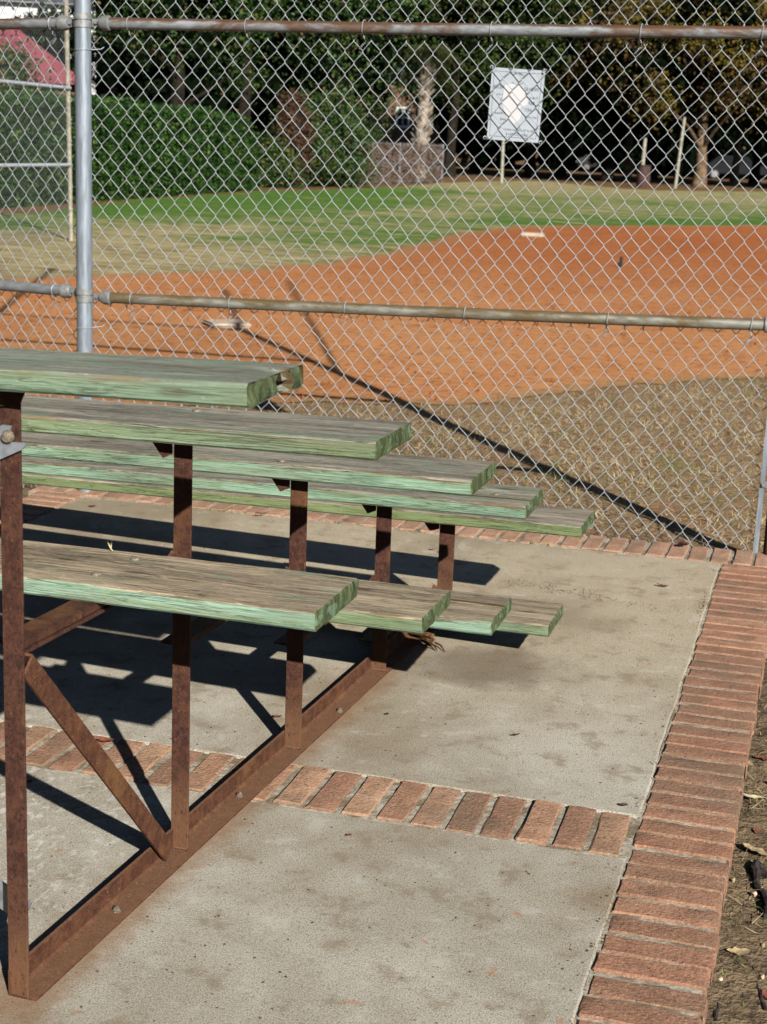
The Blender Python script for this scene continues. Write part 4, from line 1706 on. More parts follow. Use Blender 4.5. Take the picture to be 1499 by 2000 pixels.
# roots
for i, (pts, r, lab) in enumerate(((((1499, 1715), (1478, 1690), (1486, 1735), (1499, 1790)), .012, 'thick dark root curving out of the soil at the right edge'),
                                   (((1398, 2000), (1404, 1965), (1412, 1930), (1408, 1895)), .0045, 'thin black twig at the foot of the nearest bricks'),
                                   (((1426, 1880), (1450, 1862), (1466, 1852)), .003, 'fine forked twig on the soil strip'),
                                   (((1495, 1975), (1486, 1950), (1478, 1915), (1470, 1890)), .004, 'brown stick lying near the bottom right corner'))):
    path = [gz(u, v, -.040) for u, v in pts]
    mb = MB()
    fine = []
    for a, b in zip(path[:-1], path[1:]):
        for k in range(4):
            fine.append(a + (b - a) * k / 4 + np.array([rnd.uniform(-1, 1), rnd.uniform(-1, 1), rnd.uniform(0, 1)]) * r * .5)
    fine.append(path[-1])
    mb.tube(fine, [r * (1 - .5 * k / len(fine)) * rnd.uniform(.8, 1.15) for k in range(len(fine))], 7)
    tag(mb.build('root' if i == 0 else 'twig', M['root'], smooth=True), lab, 'root' if i == 0 else 'twig')
# splintered wood by the end of the base rail
root = empty('wood_splinter', (.02, 2.12, 0), 'splintered brown wood chunk at the end of the base rail, under the foot planks', 'wood')
mb = MB()
g = random.Random(9)
for k in range(4):
    a = np.array([-.03 + g.uniform(-.015, .02), 2.16 + g.uniform(-.03, .05), .012 + g.uniform(0, .02)])
    b = a + np.array([.045 + g.uniform(0, .04), -.035 + g.uniform(-.03, .02), g.uniform(-.01, .012)])
    mb.bar(a, b, g.uniform(.008, .02), g.uniform(.004, .009), (0, 1, .6))
mb.build('chunk', M['splinter'], root)
for (a, b) in (((.055, 2.105, .010), (.100, 2.055, .004)), ((.045, 2.09, .010), (.078, 2.05, .006)), ((.03, 2.075, .008), (.066, 2.062, .004))):
    mb = MB()
    mb.tube([a, ((a[0] + b[0]) / 2, (a[1] + b[1]) / 2 + .004, .012), b], [.0035, .003, .0015], 6)
    mb.build('sliver', M['splinter'], root)
# forked straw on the nearest foot plank
mb = MB()
p = foot[0].matrix_local @ Vector((-.545, .222, T_))
p = np.array(p)
mb.tube([p + np.array([.004, 0, .001]), p + np.array([0, 0, .004]), p + np.array([-.010, .004, .018])], .0016, 5)
mb.tube([p + np.array([0, 0, .004]), p + np.array([-.001, .004, .020])], .0014, 5)
tag(mb.build('straw_stalk', M['straw_bit']), 'pale forked straw stalk on the back edge of the nearest foot plank', 'straw')

# crumbs of soil and leaf on the pad
def crumbs():
    g = np.random.RandomState(3)
    n = 1500
    x = g.uniform(-1.2, .86, n)
    y = g.uniform(-.3, 3.39, n)
    m_ = (np.abs(y - 1.0) > .13)
    ln = g.uniform(0, 1, n) < .22
    x[ln] = g.normal(.45, .16, ln.sum())
    y[ln] = 2.82 - (x[ln] - .45) * .25 + g.normal(0, .03, ln.sum())
    e = g.uniform(0, 1, n) < .2
    x[e] = np.where(g.uniform(0, 1, e.sum()) < .5, .862 - np.abs(g.normal(0, .01, e.sum())), x[e])
    ok = (x < .866) & (m_ | ln)
    P = np.array([S(a, b, .0012) for a, b in zip(x[ok], y[ok])])
    V = leaf_quads(P, .006, .7, np.array([0, 0, 3.0]))
    V[:, :, 2] = np.maximum(V[:, :, 2], .0006)
    me_ = quads_mesh('crumbs', V)
    tag(link('crumbs', me_, M['crumb'], kind='stuff'), 'dark crumbs of soil and leaf scattered over the concrete', 'crumbs')


crumbs()
scatter_blades(1500, (-1.5, .1), (3.34, 3.46), lambda x, y, g: np.abs(y - (3.414 + x * SA)) < .006 + .004 * np.sin(x * 9), .012, .004, .9, M['blade_green'], 'moss', lambda x, y: np.full(len(x), -.002), 51, ('green moss in the joint between concrete and far brick curb', 'moss'))
scatter_blades(2600, (.70, .90), (-.3, 3.38), lambda x, y, g: np.abs(x - np.array([S(.8735, b)[0] for b in y])) < .006, .010, .003, .35, M['litter'], 'joint_litter', lambda x, y: np.full(len(x), -.002), 52, ('brown chaff caught in the joint between concrete and brick edging', 'litter'))


def clods():
    g = np.random.RandomState(8)
    n = 5200
    x = g.uniform(-9, 3, n)
    y = 5.5 + 14 * g.uniform(0, 1, n) ** 1.7
    k = pip(x, y, infield_raw)
    x, y = x[k], y[k]
    sz = .007 + .016 * g.uniform(0, 1, len(x)) ** 3
    V = []
    for a, b, q in zip(x, y, sz):
        p = [np.array([a + math.cos(t) * q * g.uniform(.6, 1.2), b + math.sin(t) * q * g.uniform(.6, 1.2), -.046]) for t in (0, 1.6, 3.1, 4.7)]
        top = np.array([a + g.uniform(-.3, .3) * q, b + g.uniform(-.3, .3) * q, -.044 + q * .9])
        for i in range(4):
            V.append([p[i], p[(i + 1) % 4], top, top])
    me_ = bpy.data.meshes.new('clods')
    vs = [tuple(v) for f_ in V for v in f_[:3]]
    me_.from_pydata(vs, [], [(i * 3, i * 3 + 1, i * 3 + 2) for i in range(len(V))])
    tag(link('clods', me_, M['clod'], kind='stuff'), 'small crumbly clods lying on the orange infield clay', 'clods')


M['clod'] = mat_plain('clay_clod', (.27, .095, .034), .95, .1, .45, 14)
clods()

# ------------------------------------------------------------------ ball field furniture
def base_pad(u, v, s, ang, label, h=.05):
    p = gz(u, v, -.044)
    mb = MB()
    hs = s / 2
    mb.box((-hs, -hs, 0), (hs, hs, h))
    me_ = mb.mesh('base_pad')
    bm_ = bmesh.new()
    bm_.from_mesh(me_)
    bmesh.ops.bevel(bm_, geom=bm_.edges[:], offset=.015, segments=2, affect='EDGES')
    bm_.to_mesh(me_)
    bm_.free()
    me_.materials.append(M['base_pad'])
    o = bpy.data.objects.new('base_pad', me_)
    COL.objects.link(o)
    o.location = p
    o.rotation_euler = (0, 0, ang)
    return tag(o, label, 'base', 'bases on the infield')


base_pad(443, 636, .33, .72, 'dusty white base pad on the clay nearest the fence, under the mid rail', .035)
base_pad(1041, 461, .40, .2, 'far dusty base pad at the back edge of the orange clay', .06)
p = gz(1213, 522, -.044)
mb = MB()
mb.tube([p, p + np.array([.0, 0, .14])], [.024, .020], 8)
mb.tube([p + np.array([-.03, 0, .0]), p + np.array([-.03, 0, .06])], [.02, .015], 8)
tag(mb.build('anchor_peg', M['dark']), 'short dark peg sticking out of the infield clay at right', 'peg')


# ------------------------------------------------------------------ far fence at the left
ff = empty('chain_link_fence', tuple(gz(139, 470)), 'farther chain link fence with fine looking mesh beyond the corner post', 'fence')
q1 = gz(139, 470)
ddir = unit(np.array([-9.75, 15.45, 0]) - np.array([q1[0], q1[1], 0]))
q0 = q1 + ddir * 7.0
mb = MB()
mb.tube([q1, q1 + np.array([-.05, 0, 3.6])], .030, 12)
mb.build('post', M['wood_post'], ff, smooth=True)
mb = MB()
mb.tube([q0, q0 + np.array([0, 0, 3.6])], .030, 12)
mb.build('post', M['galv'], ff, smooth=True)
M['rail_pale'] = mat_galv('pale_rail', (.60, .64, .70), 0.05)
for z in (1.03, 2.05, 3.5):
    mb = MB()
    mb.tube([q1 + np.array([0, 0, z]), q0 + np.array([0, 0, z])], .024, 10)
    mb.build('rail', M['rail_pale'], ff, smooth=True)
wire_mesh('wire_mesh', q1, ddir, 6.9, 0, .05, 3.5, MW, MH, .0014, 0, M['wire_far'], ff, 33, 3, False)

# ------------------------------------------------------------------ vegetation
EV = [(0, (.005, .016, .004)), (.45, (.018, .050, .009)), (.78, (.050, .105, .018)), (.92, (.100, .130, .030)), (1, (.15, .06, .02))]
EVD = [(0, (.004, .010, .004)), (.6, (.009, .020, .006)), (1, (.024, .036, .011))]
HG = [(0, (.004, .018, .003)), (.5, (.011, .042, .006)), (.8, (.030, .085, .012)), (1, (.095, .155, .028))]
AU = [(0, (.035, .036, .007)), (.3, (.11, .095, .014)), (.6, (.24, .175, .024)), (.8, (.19, .085, .018)), (1, (.09, .12, .018))]
BR_ = [(0, (.035, .020, .014)), (.5, (.075, .040, .024)), (1, (.13, .075, .04))]
RED = [(0, (.20, .025, .018)), (.5, (.11, .03, .02)), (1, (.10, .055, .03))]
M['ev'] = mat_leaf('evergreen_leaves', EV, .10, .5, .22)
M['evd'] = mat_leaf('shaded_evergreen_leaves', EVD, .05, .7, .1)  # darker copy of the evergreen leaves, shade put into the colour
M['gloom'] = mat_leaf('deep_shade_leaves', [(0, (.0012, .003, .0012)), (.7, (.0025, .0055, .002)), (1, (.005, .009, .003))], 0, .9, .02)  # near-black leaves: deep shade of crowns and woods put into the colour
M['hedge'] = mat_leaf('hedge_leaves', HG, .12, .6, .18)
M['autumn'] = mat_leaf('autumn_leaves', AU, .25, .6, .2, (BR_, .50, .85), .35)
M['brownleaf'] = mat_leaf('brown_leaves', BR_, .15, .8, .1)
M['shrub'] = mat_leaf('shrub_leaves', EV, .12, .5, .3, (RED, .60, .7), .9)
M['oak'] = mat_leaf('oak_leaves', [(0, (.008, .022, .004)), (.5, (.028, .060, .010)), (.85, (.070, .105, .02)), (1, (.12, .105, .03))], .12, .6, .18, (BR_, .58, .7), .3)
M['palmleaf'] = mat_leaf('palm_leaves', [(0, (.03, .05, .015)), (.6, (.075, .10, .03)), (1, (.16, .13, .06))], .2, .5, .3)


def tree(name, u, d, h0, h1, rad, n, mat, label, group=None, size=.16, trunk_r=.28, clumps=150, bark='bark_dark', lobes=5, shell=.55, cat='tree', squash=1.0, crad=1.0):
    p = far(u, d)
    root = empty(name, tuple(p), label, cat, group)
    g = random.Random(int(u * 7 + d))
    zc = (h0 + h1) / 2
    limb_mesh(p, p + np.array([g.uniform(-.4, .4), 0, h0 + (h1 - h0) * .45]), trunk_r, trunk_r * .4, 6, rad * .7, int(u), .08).build('trunk', M[bark], root, smooth=True)
    ells = [(p + np.array([0, 0, zc]), (rad * .72, rad * .72 * squash, (h1 - h0) / 2 * .85), 1.0)]
    for k in range(lobes):
        a = k * 2 * math.pi / lobes + g.uniform(-.4, .4)
        zz = h0 + (h1 - h0) * g.uniform(.22, .75)
        ells.append((p + np.array([math.cos(a) * rad * .6, math.sin(a) * rad * .6 * squash, zz]), (rad * g.uniform(.38, .5), rad * g.uniform(.38, .5) * squash, (h1 - h0) * g.uniform(.18, .27)), .42))
    leaf_obj('crown', int(n * 1.7), ells, clumps, crad, size * .92, M[mat], root, shell=shell)
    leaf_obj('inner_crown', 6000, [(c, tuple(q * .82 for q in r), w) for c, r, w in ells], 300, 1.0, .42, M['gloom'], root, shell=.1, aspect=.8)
    return root


# clipped hedge: leaf shell of a long box
ha, hb = far(70, 33.0), far(497, 47.5)
hv = hb - ha
hl = np.linalg.norm(hv)
hx = hv / hl
hy = np.array([-hx[1], hx[0], 0])
if hy @ (ha - CAM) < 0:
    hy = -hy
hroot = empty('hedge', tuple(ha), 'long clipped green hedge with a flat top along the left edge of the lawn', 'hedge')
nh = 62000
t = nrs.uniform(-.28, 1, nh)
s_ = nrs.uniform(0, 1, nh)
face = nrs.randint(0, 10, nh)
hh = 2.12 + .05 * np.sin(t * 21)
endr = np.clip((t - .88) / .12, 0, 1)
hh = hh * (1 - .30 * endr ** 2)
yy = np.where(face < 6, 0.0, nrs.uniform(0, 1.6, nh))
zz = np.where(face < 6, s_ * hh, hh)
bul = np.array([mnoise.noise(Vector((a * 16, b * 1.6, 3))) for a, b in zip(t, zz)]) * .16
yy = yy + np.where(face < 6, bul + nrs.normal(0, .10, nh), 0)
zz = zz + np.where(face < 6, 0, bul * .6 + nrs.normal(0, .05, nh))
P_ = ha[None, :] + (t * hl)[:, None] * hx + yy[:, None] * hy + np.stack([0 * t, 0 * t, zz], 1)
link('foliage', quads_mesh('foliage', leaf_quads(P_, .085, .6, np.array([.35, -.5, .5]))), M['hedge'], hroot)
# its dark twiggy inside
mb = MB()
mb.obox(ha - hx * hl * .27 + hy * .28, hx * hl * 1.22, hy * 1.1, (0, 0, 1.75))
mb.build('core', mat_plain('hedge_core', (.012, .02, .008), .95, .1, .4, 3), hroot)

GRP = 'evergreens behind the hedge'
tree('evergreen_tree', 338, 50, 3.0, 13, 2.5, 30000, 'ev', 'dark evergreen directly above the flat top of the hedge', GRP, .15, clumps=170)
tree('evergreen_tree', 470, 55, 2.7, 13, 3.4, 30000, 'ev', 'dark glossy evergreen over the right end of the hedge', GRP, .15, clumps=170)
tree('evergreen_tree', 560, 60, 2.2, 14, 4.6, 30000, 'ev', 'tall evergreen right of the hedge behind the vine covered post', GRP, .16, clumps=170)
tree('evergreen_tree', 690, 66, 2.6, 15, 4.6, 28000, 'oak', 'olive green tree left of the palm trunk', GRP, .16, clumps=160)
tree('evergreen_tree', 104, 76, 4.0, 6.3, 1.1, 6000, 'ev', 'rounded tree between the white house and the red roof', GRP, .15, clumps=60)
tree('oak_tree', 880, 80, 3.0, 15, 5.5, 32000, 'oak', 'broad green oak behind the notice sign and the palm', 'trees at the back of the field', .18, clumps=170)
tree('oak_tree', 1040, 84, 3.3, 14, 5.0, 26000, 'oak', 'green and brown oak right of the notice sign', 'trees at the back of the field', .18, clumps=150)
tree('autumn_tree', 1190, 84, 2.9, 10.5, 5.0, 24000, 'autumn', 'yellow brown tree left of the leaning white pole', 'trees at the back of the field', .19, clumps=130)
tree('autumn_tree', 1372, 79, 2.7, 10.5, 5.6, 30000, 'autumn', 'yellow autumn tree with a forked sunlit trunk', 'trees at the back of the field', .19, .30, 140, 'bark')
tree('autumn_tree', 1560, 82, 2.6, 11.5, 5.5, 26000, 'autumn', 'brownish autumn tree at the right edge of the view', 'trees at the back of the field', .19, clumps=130)
for k, (u, d) in enumerate(((1760, 80), (1980, 80), (1480, 92), (1280, 96), (1100, 97), (930, 95))):  # first two are added out of view to shade the woods
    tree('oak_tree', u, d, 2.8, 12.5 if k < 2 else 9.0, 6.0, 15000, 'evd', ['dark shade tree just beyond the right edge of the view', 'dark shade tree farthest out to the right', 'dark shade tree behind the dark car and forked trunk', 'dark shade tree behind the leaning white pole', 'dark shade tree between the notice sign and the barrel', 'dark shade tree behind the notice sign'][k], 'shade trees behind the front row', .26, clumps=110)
# oak added out of view to cut sky light; also shades grass far left
p = np.array([-6.5, -4.5, -.05])
root = empty('spreading_oak', tuple(p), 'large oak left of the bleacher with limbs spreading overhead', 'tree')
limb_mesh(p, p + np.array([.6, .4, 6.0]), .45, .25, 9, 4.5, 77, .1).build('trunk', M['bark_dark'], root, smooth=True)
leaf_obj('crown', 52000, [(np.array([-3.6, -.6, 7.6]), (5.2, 5.0, 1.9), 1.0), (np.array([-5.2, 4.2, 7.4]), (3.6, 3.6, 1.5), .5), (np.array([-9.5, -3.0, 6.2]), (4.5, 5.5, 4.0), .8), (np.array([-3.0, -8.0, 8.0]), (5.0, 4.0, 2.2), .7)], 420, .9, .34, M['oak'], root, shell=.2)
for k, (x_, y_) in enumerate(((-15, 2), (-15, -6), (-11, -13), (-3, -17), (17, 0), (18, 9), (18, 19), (3.5, -23), (-8, -22), (9.5, -27))):  # unseen trees added around the scene to cut sky fill in the shadows
    p = np.array([x_, y_, -.05])
    root = empty('yard_tree', tuple(p), ['tall dark tree left of the spreading oak', 'dense tree behind the spreading oak', 'bushy tree at the far rear left', 'leafy tree behind the photographer', 'dark tree far right beside the ball field', 'bushy tree right of the ball field', 'wide tree right of the far infield', 'round tree well behind the photographer', 'dark tree at the rear left corner', 'tree at the rear right corner'][k], 'tree')
    limb_mesh(p, p + np.array([0, 0, 5.0]), .3, .15, 5, 2.5, 90 + k, .1).build('trunk', M['bark_dark'], root, smooth=True)
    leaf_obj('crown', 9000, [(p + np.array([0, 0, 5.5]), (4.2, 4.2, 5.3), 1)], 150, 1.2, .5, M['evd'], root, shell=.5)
# bare reddish twigs above the autumn trees
for k, (u, d, h) in enumerate(((1230, 88, 11.0), (1330, 90, 12.0), (1440, 88, 12.0))):
    p = far(u, d)
    root = empty('bare_tree', tuple(p), ['bare twiggy brown tree above the barrel', 'bare twiggy tree between barrel and forked trunk', 'bare brown tree high over the forked trunk'][k], 'tree')
    limb_mesh(p, p + np.array([0, 0, h * .8]), .2, .06, 16, 3.2, k + 50, .1).build('trunk', M['bark'], root, smooth=True)
    leaf_obj('crown', 9000, [(p + np.array([0, 0, h * .78]), (3.2, 3.2, 3.0), 1)], 120, .8, .20, M['brownleaf'], root, aspect=.22, shell=.3)
# shrubs and vines
for (u, d, r, h, n, m, lab) in ((632, 55, 1.5, 3.4, 14000, 'shrub', 'tall shrub with red leaves left of the low fence'),
                                (590, 53, 1.1, 2.3, 8000, 'shrub', 'dark green shrub beside the vine covered post'),
                                (668, 54, 1.0, 2.3, 8000, 'shrub', 'green shrub against the left post of the low fence'),
                                (535, 51, 1.0, 1.5, 6000, 'ev', 'low dark shrub at the right end of the hedge'),
                                (2, 36, .62, 3.5, 9000, 'ev', 'tall dark shrub at the left edge behind the far fence'),
                                (75, 38, 1.6, 2.4, 9000, 'hedge', 'mid green shrub behind the far fence post'),
                                (188, 54, .95, 4.7, 9000, 'ev', 'tall dark shrub just right of the corner post above the hedge'),
                                (720, 63, .7, 2.6, 4000, 'oak', 'yellowish shrub left of the small house window')):
    p = far(u, d)
    root = empty('shrub', tuple(p), lab, 'shrub', 'shrubs along the back of the lawn')
    leaf_obj('foliage', n, [(p + np.array([0, 0, h * .5]), (r, r, h * .5), 1)], 60, .42, .11, M[m], root, shell=.6)
    limb_mesh(p, p + np.array([0, 0, h * .7]), .06, .02, 5, r * .6, int(u), .05).build('stem', M['bark_dark'], root)
p = far(573, 51.5)
root = empty('vine_post', tuple(p), 'thick stump wrapped in brown dead vines at the hedge end', 'tree')
limb_mesh(p, p + np.array([0, 0, 2.9]), .30, .2, 0, .5, 3, .05).build('trunk', M['bark_dark'], root, smooth=True)
leaf_obj('vines', 9000, [(p + np.array([0, 0, 1.5]), (.46, .46, 1.6), 1)], 90, .24, .12, M['brownleaf'], root, shell=.8)
# palm
p = far(822, 69)
root = empty('palm_tree', tuple(p), 'palm with a pale ragged trunk and hanging fronds behind the low fence', 'palm tree')
mb = MB()
pts = [p + np.array([.02 * math.sin(k), 0, k * .42]) + np.array([.10, 0, 0]) * (k / 13) for k in range(14)]
mb.tube(pts, [.27 - .004 * k + .025 * (k % 2) for k in range(14)], 12)
mb.build('trunk', M['palm_bark'], root, smooth=True)
g = random.Random(4)
mb = MB()
for k in range(95):
    z = g.uniform(1.3, 4.6)
    a = g.uniform(0, 6.28)
    b = p + np.array([.10 * z / 5.5, 0, z])
    o_ = np.array([math.cos(a), math.sin(a), 0])
    mb.bar(b + o_ * .20, b + o_ * .46 + np.array([0, 0, .30]), .11, .03, (-o_[1], o_[0], 0))
mb.build('boot', M['palm_bark'], root)
mb = MB()
top = pts[-1]
for k in range(46):
    a = g.uniform(0, 6.28)
    L = g.uniform(1.5, 2.4)
    lift = g.uniform(-1.3, 1.0)
    o_ = np.array([math.cos(a), math.sin(a), 0])
    sd_ = np.array([-o_[1], o_[0], 0])
    rib = []
    for j in range(8):
        t = j / 7
        rib.append(top + o_ * L * t * (.75 if lift < 0 else 1) + np.array([0, 0, lift * t * 1.1 - 1.6 * t * t]))
    for j in range(1, 8):
        w = .55 * math.sin(math.pi * min(1, j / 7 + .05)) + .08
        for s2 in (-1, 1):
            for q in range(3):
                b0 = rib[j] + (rib[j - 1] - rib[j]) * q / 3
                tip = b0 + sd_ * s2 * w + np.array([0, 0, -.38 * w - g.uniform(0, .1)]) + o_ * .22
                mb.add([b0, b0 + o_ * .055, tip], [(0, 1, 2)])
mb.build('fronds', M['palmleaf'], root)

# the far-off wood behind everything reads as one dark mass
ells = []
for k in range(26):
    u = -500 + k * 110
    d = 132 + 14 * math.sin(k * 2.1) if u > 720 else 118 + 6 * math.sin(k * 1.7)
    q = far(u, d)
    hgt = (8.5 + 1.5 * math.sin(k * 3.3)) if u > 1080 else 17
    ells.append((q + np.array([0, 0, hgt * .45]), (6.0, 5.0, hgt * .55), 1 if u > 600 else .8))
P1_, n1_ = clump_points(110000, ells, 900, 1.5, .55)
P2_, n2_ = clump_points(36000, ells, 900, 2.0, .1)
V1_ = leaf_quads(P1_, .5, .6, n1_ + np.array([.3, -.3, .45]))
V2_ = leaf_quads(P2_, 1.5, .8, np.array([.1, -1.5, .2]))
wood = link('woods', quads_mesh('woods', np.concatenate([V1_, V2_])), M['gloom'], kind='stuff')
tag(wood, 'dark shaded woodland mass closing the view behind the field', 'woods')

# ------------------------------------------------------------------ buildings and things under the trees
# white house with dark roof, far left
p = far(60, 92)
root = empty('white_house', tuple(p), 'tall white house with a dark roof at the upper left corner', 'house')
ex = unit(far(160, 92) - far(-40, 92))
ey = np.array([-ex[1], ex[0], 0])
c0 = far(60, 92) - ex * 6.0
mb = MB()
mb.obox(c0 + np.array([0, 0, 0]), ex * 9.6, ey * 6, (0, 0, 8.6))
mb.build('wall', M['white'], root)
mb = MB()
zr = 8.6
A_ = [c0 - ex * .5 - ey * .5 + np.array([0, 0, zr]), c0 + ex * 10.1 - ey * .5 + np.array([0, 0, zr]), c0 + ex * 10.1 + ey * 6.5 + np.array([0, 0, zr]), c0 - ex * .5 + ey * 6.5 + np.array([0, 0, zr])]
R0, R1 = c0 + ex * 2.5 + ey * 3 + np.array([0, 0, zr + 3]), c0 + ex * 7.1 + ey * 3 + np.array([0, 0, zr + 3])
mb.add(A_ + [R0, R1], [(0, 1, 5, 4), (1, 2, 5), (2, 3, 4, 5), (3, 0, 4), (3, 2, 1, 0)])
mb.build('roof', M['shingle'], root)
mb = MB()
mb.obox(c0 - ex * .55 - ey * .58 + np.array([0, 0, zr - .28]), ex * 10.7, ey * .06, (0, 0, .27))
mb.build('fascia', M['shingle'], root)
for k in range(3):
    q = c0 + ex * (1.2 + 3.0 * k) - ey * .04 + np.array([0, 0, 5.3])
    mb = MB()
    mb.obox(q, ex * 1.1, ey * .05, (0, 0, 1.8))
    w = mb.build('window', M['white'], root)
    mb = MB()
    mb.obox(q + ex * .09 - ey * .02 + np.array([0, 0, .09]), ex * .92, ey * .03, (0, 0, 1.62))
    mb.build('pane', M['glass'], w)
# red roofed house
p = far(90, 46.5)
ex = unit(far(160, 46.5) - far(-40, 46.5))
ey = np.array([-ex[1], ex[0], 0])
root = empty('red_roofed_house', tuple(p), 'low house with a dusty red hipped metal roof behind the far fence', 'house')
c0 = far(-70, 46.5)
Lr = np.linalg.norm(far(176, 46.5) - c0)
ze = 2.78
mb = MB()
mb.obox(c0 + ex * .3 + ey * .4, ex * (Lr - .6), ey * 3.0, (0, 0, ze))
mb.build('wall', M['wallbrown'], root)
E4 = [c0 + np.array([0, 0, ze]), c0 + ex * Lr + np.array([0, 0, ze]), c0 + ex * Lr + ey * 3.8 + np.array([0, 0, ze]), c0 + ey * 3.8 + np.array([0, 0, ze])]
Ra, Rb = c0 + ex * .3 + ey * 1.9 + np.array([0, 0, ze + 1.72]), c0 + ex * (Lr * .36) + ey * 1.9 + np.array([0, 0, ze + 1.72])
mb = MB()
mb.add(E4 + [Ra, Rb], [(0, 1, 5, 4), (1, 2, 5), (2, 3, 4, 5), (3, 0, 4), (3, 2, 1, 0)])
rf = mb.build('roof', M['redroof'], root)
for k in range(13):
    t = (k + .5) / 13
    a = E4[0] + (E4[1] - E4[0]) * t
    b_ = Ra + (Rb - Ra) * min(1, t / .42) if t < .42 else Rb + (E4[1] - Rb) * ((t - .42) / .58)
    mb = MB()
    nrm_ = unit(np.cross(E4[1] - E4[0], Ra - E4[0]))
    mb.bar(a + nrm_ * .018, b_ + nrm_ * .018,   .025, .025, E4[1] - E4[0])
    mb.build('seam', M['redroof'], rf)
# small brown house in the gap right of the shrubs
p = far(770, 104)
ex = unit(far(860, 104) - far(680, 104))
ey = np.array([-ex[1], ex[0], 0])
root = empty('brown_house', tuple(p), 'brown house glimpsed beside the palm trunk with a white paned window', 'house')
c0 = far(700, 104)
mb = MB()
mb.obox(c0, ex * 5.2, ey * 5, (0, 0, 5.4))
mb.build('wall', M['wallbrown'], root)
mb = MB()
mb.prism([c0 - ex * .3 - ey * .4 + np.array([0, 0, 5.4]), c0 - ex * .3 + ey * 5.4 + np.array([0, 0, 5.4]), c0 - ex * .3 + ey * 2.5 + np.array([0, 0, 7.6])], ex * 5.8)
mb.build('roof', M['shingle'], root)
q = c0 + ex * 2.35 - ey * .06 + np.array([0, 0, 2.55])
mb = MB()
w_, h_ = .92, 1.3
for (a0, z0, a1, z1) in ((0, 0, .13, h_), (w_ - .13, 0, w_, h_), (.13, 0, w_ - .13, .13), (.13, h_ - .13, w_ - .13, h_), (w_ / 2 - .04, .13, w_ / 2 + .04, h_ - .13), (.13, h_ / 2 - .045, w_ / 2 - .04, h_ / 2 + .045), (w_ / 2 + .04, h_ / 2 - .045, w_ - .13, h_ / 2 + .045)):
    mb.obox(q + ex * a0 + np.array([0, 0, z0]), ex * (a1 - a0), ey * .055, (0, 0, z1 - z0))
w = mb.build('window', M['white'], root)
mb = MB()
mb.obox(q + ex * .05 + ey * .02 + np.array([0, 0, .05]), ex * (w_ - .1), ey * .02, (0, 0, h_ - .1))
mb.build('pane', M['glass'], w)
for a in (1.3, 3.6):
    mb = MB()
    mb.obox(c0 + ex * a - ey * .9 + np.array([0, 0, 0]), ex * .16, ey * .16, (0, 0, 2.6))
    mb.build('porch_post', M['white'], root)
# low fence hung with dead vines
a_, b_ = far(686, 57), far(866, 66)
fx = unit(b_ - a_)
fl = np.linalg.norm(b_ - a_)
lf = empty('low_fence', tuple(a_), 'low wire fence overgrown with grey brown dead vines in front of the palm', 'fence')
for t, r, m, nm in ((0, .075, 'wood_post', 'post'), (.5, .035, 'galv', 'post'), (1, .045, 'galv', 'post')):
    q = a_ + (b_ - a_) * t
    mb = MB()
    mb.tube([q, q + np.array([0, 0, 1.55])], r, 10)
    o = mb.build(nm, M[m], lf, smooth=True)
    if t == 0:
        o['label'] = 'timber end post with a blue painted top'
        mb = MB()
        mb.tube([q + np.array([0.03, 0, .95]), q + np.array([0.03, 0, 1.62])], .088, 10)
        mb.build('painted_top', M['blue'], o, smooth=True)
for z in (.1, .8, 1.5):
    mb = MB()
    mb.tube([a_ + np.array([0, 0, z]), b_ + np.array([0, 0, z])], .018, 6)
    mb.build('rail', M['galv'], lf)
gv = 3000
tt = nrs.uniform(0, 1, gv)
zz = 1.5 * nrs.uniform(0, 1, gv) ** .8
P_ = a_[None] + (tt * fl)[:, None] * fx + np.stack([nrs.normal(0, .05, gv), nrs.normal(0, .05, gv), zz], 1)
M['deadvine'] = mat_leaf('dead_vines', [(0, (.09, .06, .045)), (.5, (.15, .105, .085)), (1, (.21, .165, .14))], .1, .9, .1)
link('vines', quads_mesh('vines', leaf_quads(P_, .24, .16, np.array([.3, -1.2, .2]))), M['deadvine'], lf)

# poles, barrel, cars
def pole(name, u, d, h, r, mat, lean, label):
    q = far(u, d)
    mb = MB()
    mb.tube([q, q + ex * lean * .5 + np.array([0, 0, h * .5]), q + ex * lean + np.array([0, 0, h])], [r, r * .95, r * .85], 10)
    return tag(mb.build(name, M[mat], smooth=True), label, 'pole')


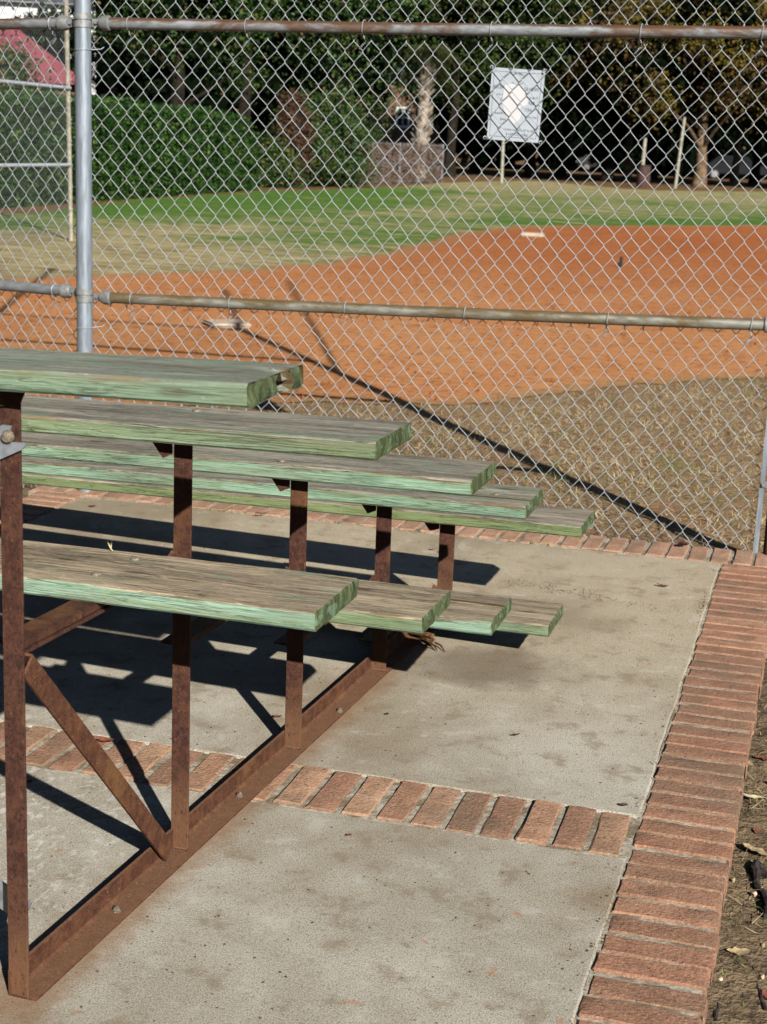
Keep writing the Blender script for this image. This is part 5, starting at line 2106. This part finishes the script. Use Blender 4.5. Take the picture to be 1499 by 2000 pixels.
pole('pole', 1326, 74, 3.15, .075, 'stake', .18, 'leaning white pole in front of the dark trees at right')
pole('pole', 984, 70, 1.9, .075, 'stake', -.02, 'thin pale pole below the notice sign')
pole('pole', 1258, 76, 2.2, .09, 'wood_post', .05, 'short timber pole behind the brown barrel')
q = far(1262, 74)
root = empty('barrel', tuple(q), 'dark brown rubbish barrel standing at the far edge of the grass', 'barrel')
mb = MB()
mb.tube([q, q + np.array([0, 0, .05]), q + np.array([0, 0, .3]), q + np.array([0, 0, .33]), q + np.array([0, 0, .62]), q + np.array([0, 0, .65]), q + np.array([0, 0, .93]), q + np.array([0, 0, .96])],
        [.29, .31, .31, .325, .31, .325, .31, .32], 18)
mb.build('body', M['barrel'], root, smooth=True)
mb = MB()
mb.tube([q + np.array([0, 0, .93]), q + np.array([0, 0, .985])], [.335, .335], 18)
mb.build('rim', M['dark'], root, smooth=True)


def car(u, d, ang, paint, label):
    q = far(u, d)
    root = empty('parked_car', (0, 0, 0), label, 'car', 'cars parked under the trees')
    mb = MB()
    prof = [(-2.2, .35), (-2.25, .75), (-2.0, .95), (-1.25, 1.02), (-.75, 1.55), (1.1, 1.60), (1.75, 1.05), (2.15, .98), (2.2, .35)]
    mb.prism([(x, -.85, z) for x, z in prof], (0, 1.7, 0))
    mb.build('body', paint, root, bevel=.06)
    mb = MB()
    mb.prism([(x, -.862, z) for x, z in ((-1.1, 1.05), (-.68, 1.48), (.15, 1.50), (.15, 1.05))], (0, 1.724, 0))
    mb.prism([(x, -.862, z) for x, z in ((.22, 1.05), (.22, 1.50), (1.0, 1.50), (1.5, 1.06))], (0, 1.724, 0))
    mb.build('window', M['glass'], root)
    for x in (-1.35, 1.35):
        for y in (-.78, .78):
            mb = MB()
            s2 = -1 if y < 0 else 1
            mb.tube([(x, y - .1, .34), (x, y + .1, .34)], .34, 20)
            wh = mb.build('wheel', M['dark'], root, smooth=True)
            mb = MB()
            mb.tube([(x, y + s2 * .09, .34), (x, y + s2 * .112, .34)], [.235, .22], 18)
            for k in range(5):
                a = k * 2 * math.pi / 5
                mb.bar((x, y + s2 * .116, .34), (x + math.cos(a) * .21, y + s2 * .116, .34 + math.sin(a) * .21), .05, .012, (-math.sin(a), 0, math.cos(a)))
            mb.build('rim', M['alloy'], wh)
    for y in (-.6, .6):
        mb = MB()
        mb.box((2.17, y - .15, .66), (2.23, y + .15, .82))
        mb.build('headlight', M['white'], root)
    root.location = q
    root.rotation_euler = (0, 0, ang)
    return root


car(1440, 112, 3.30, M['carpaint'], 'dark car in deep shade behind the forked trunk, one wheel showing')
car(1190, 122, 3.0, M['carpaint2'], 'pale car half hidden in the shade behind the barrel')
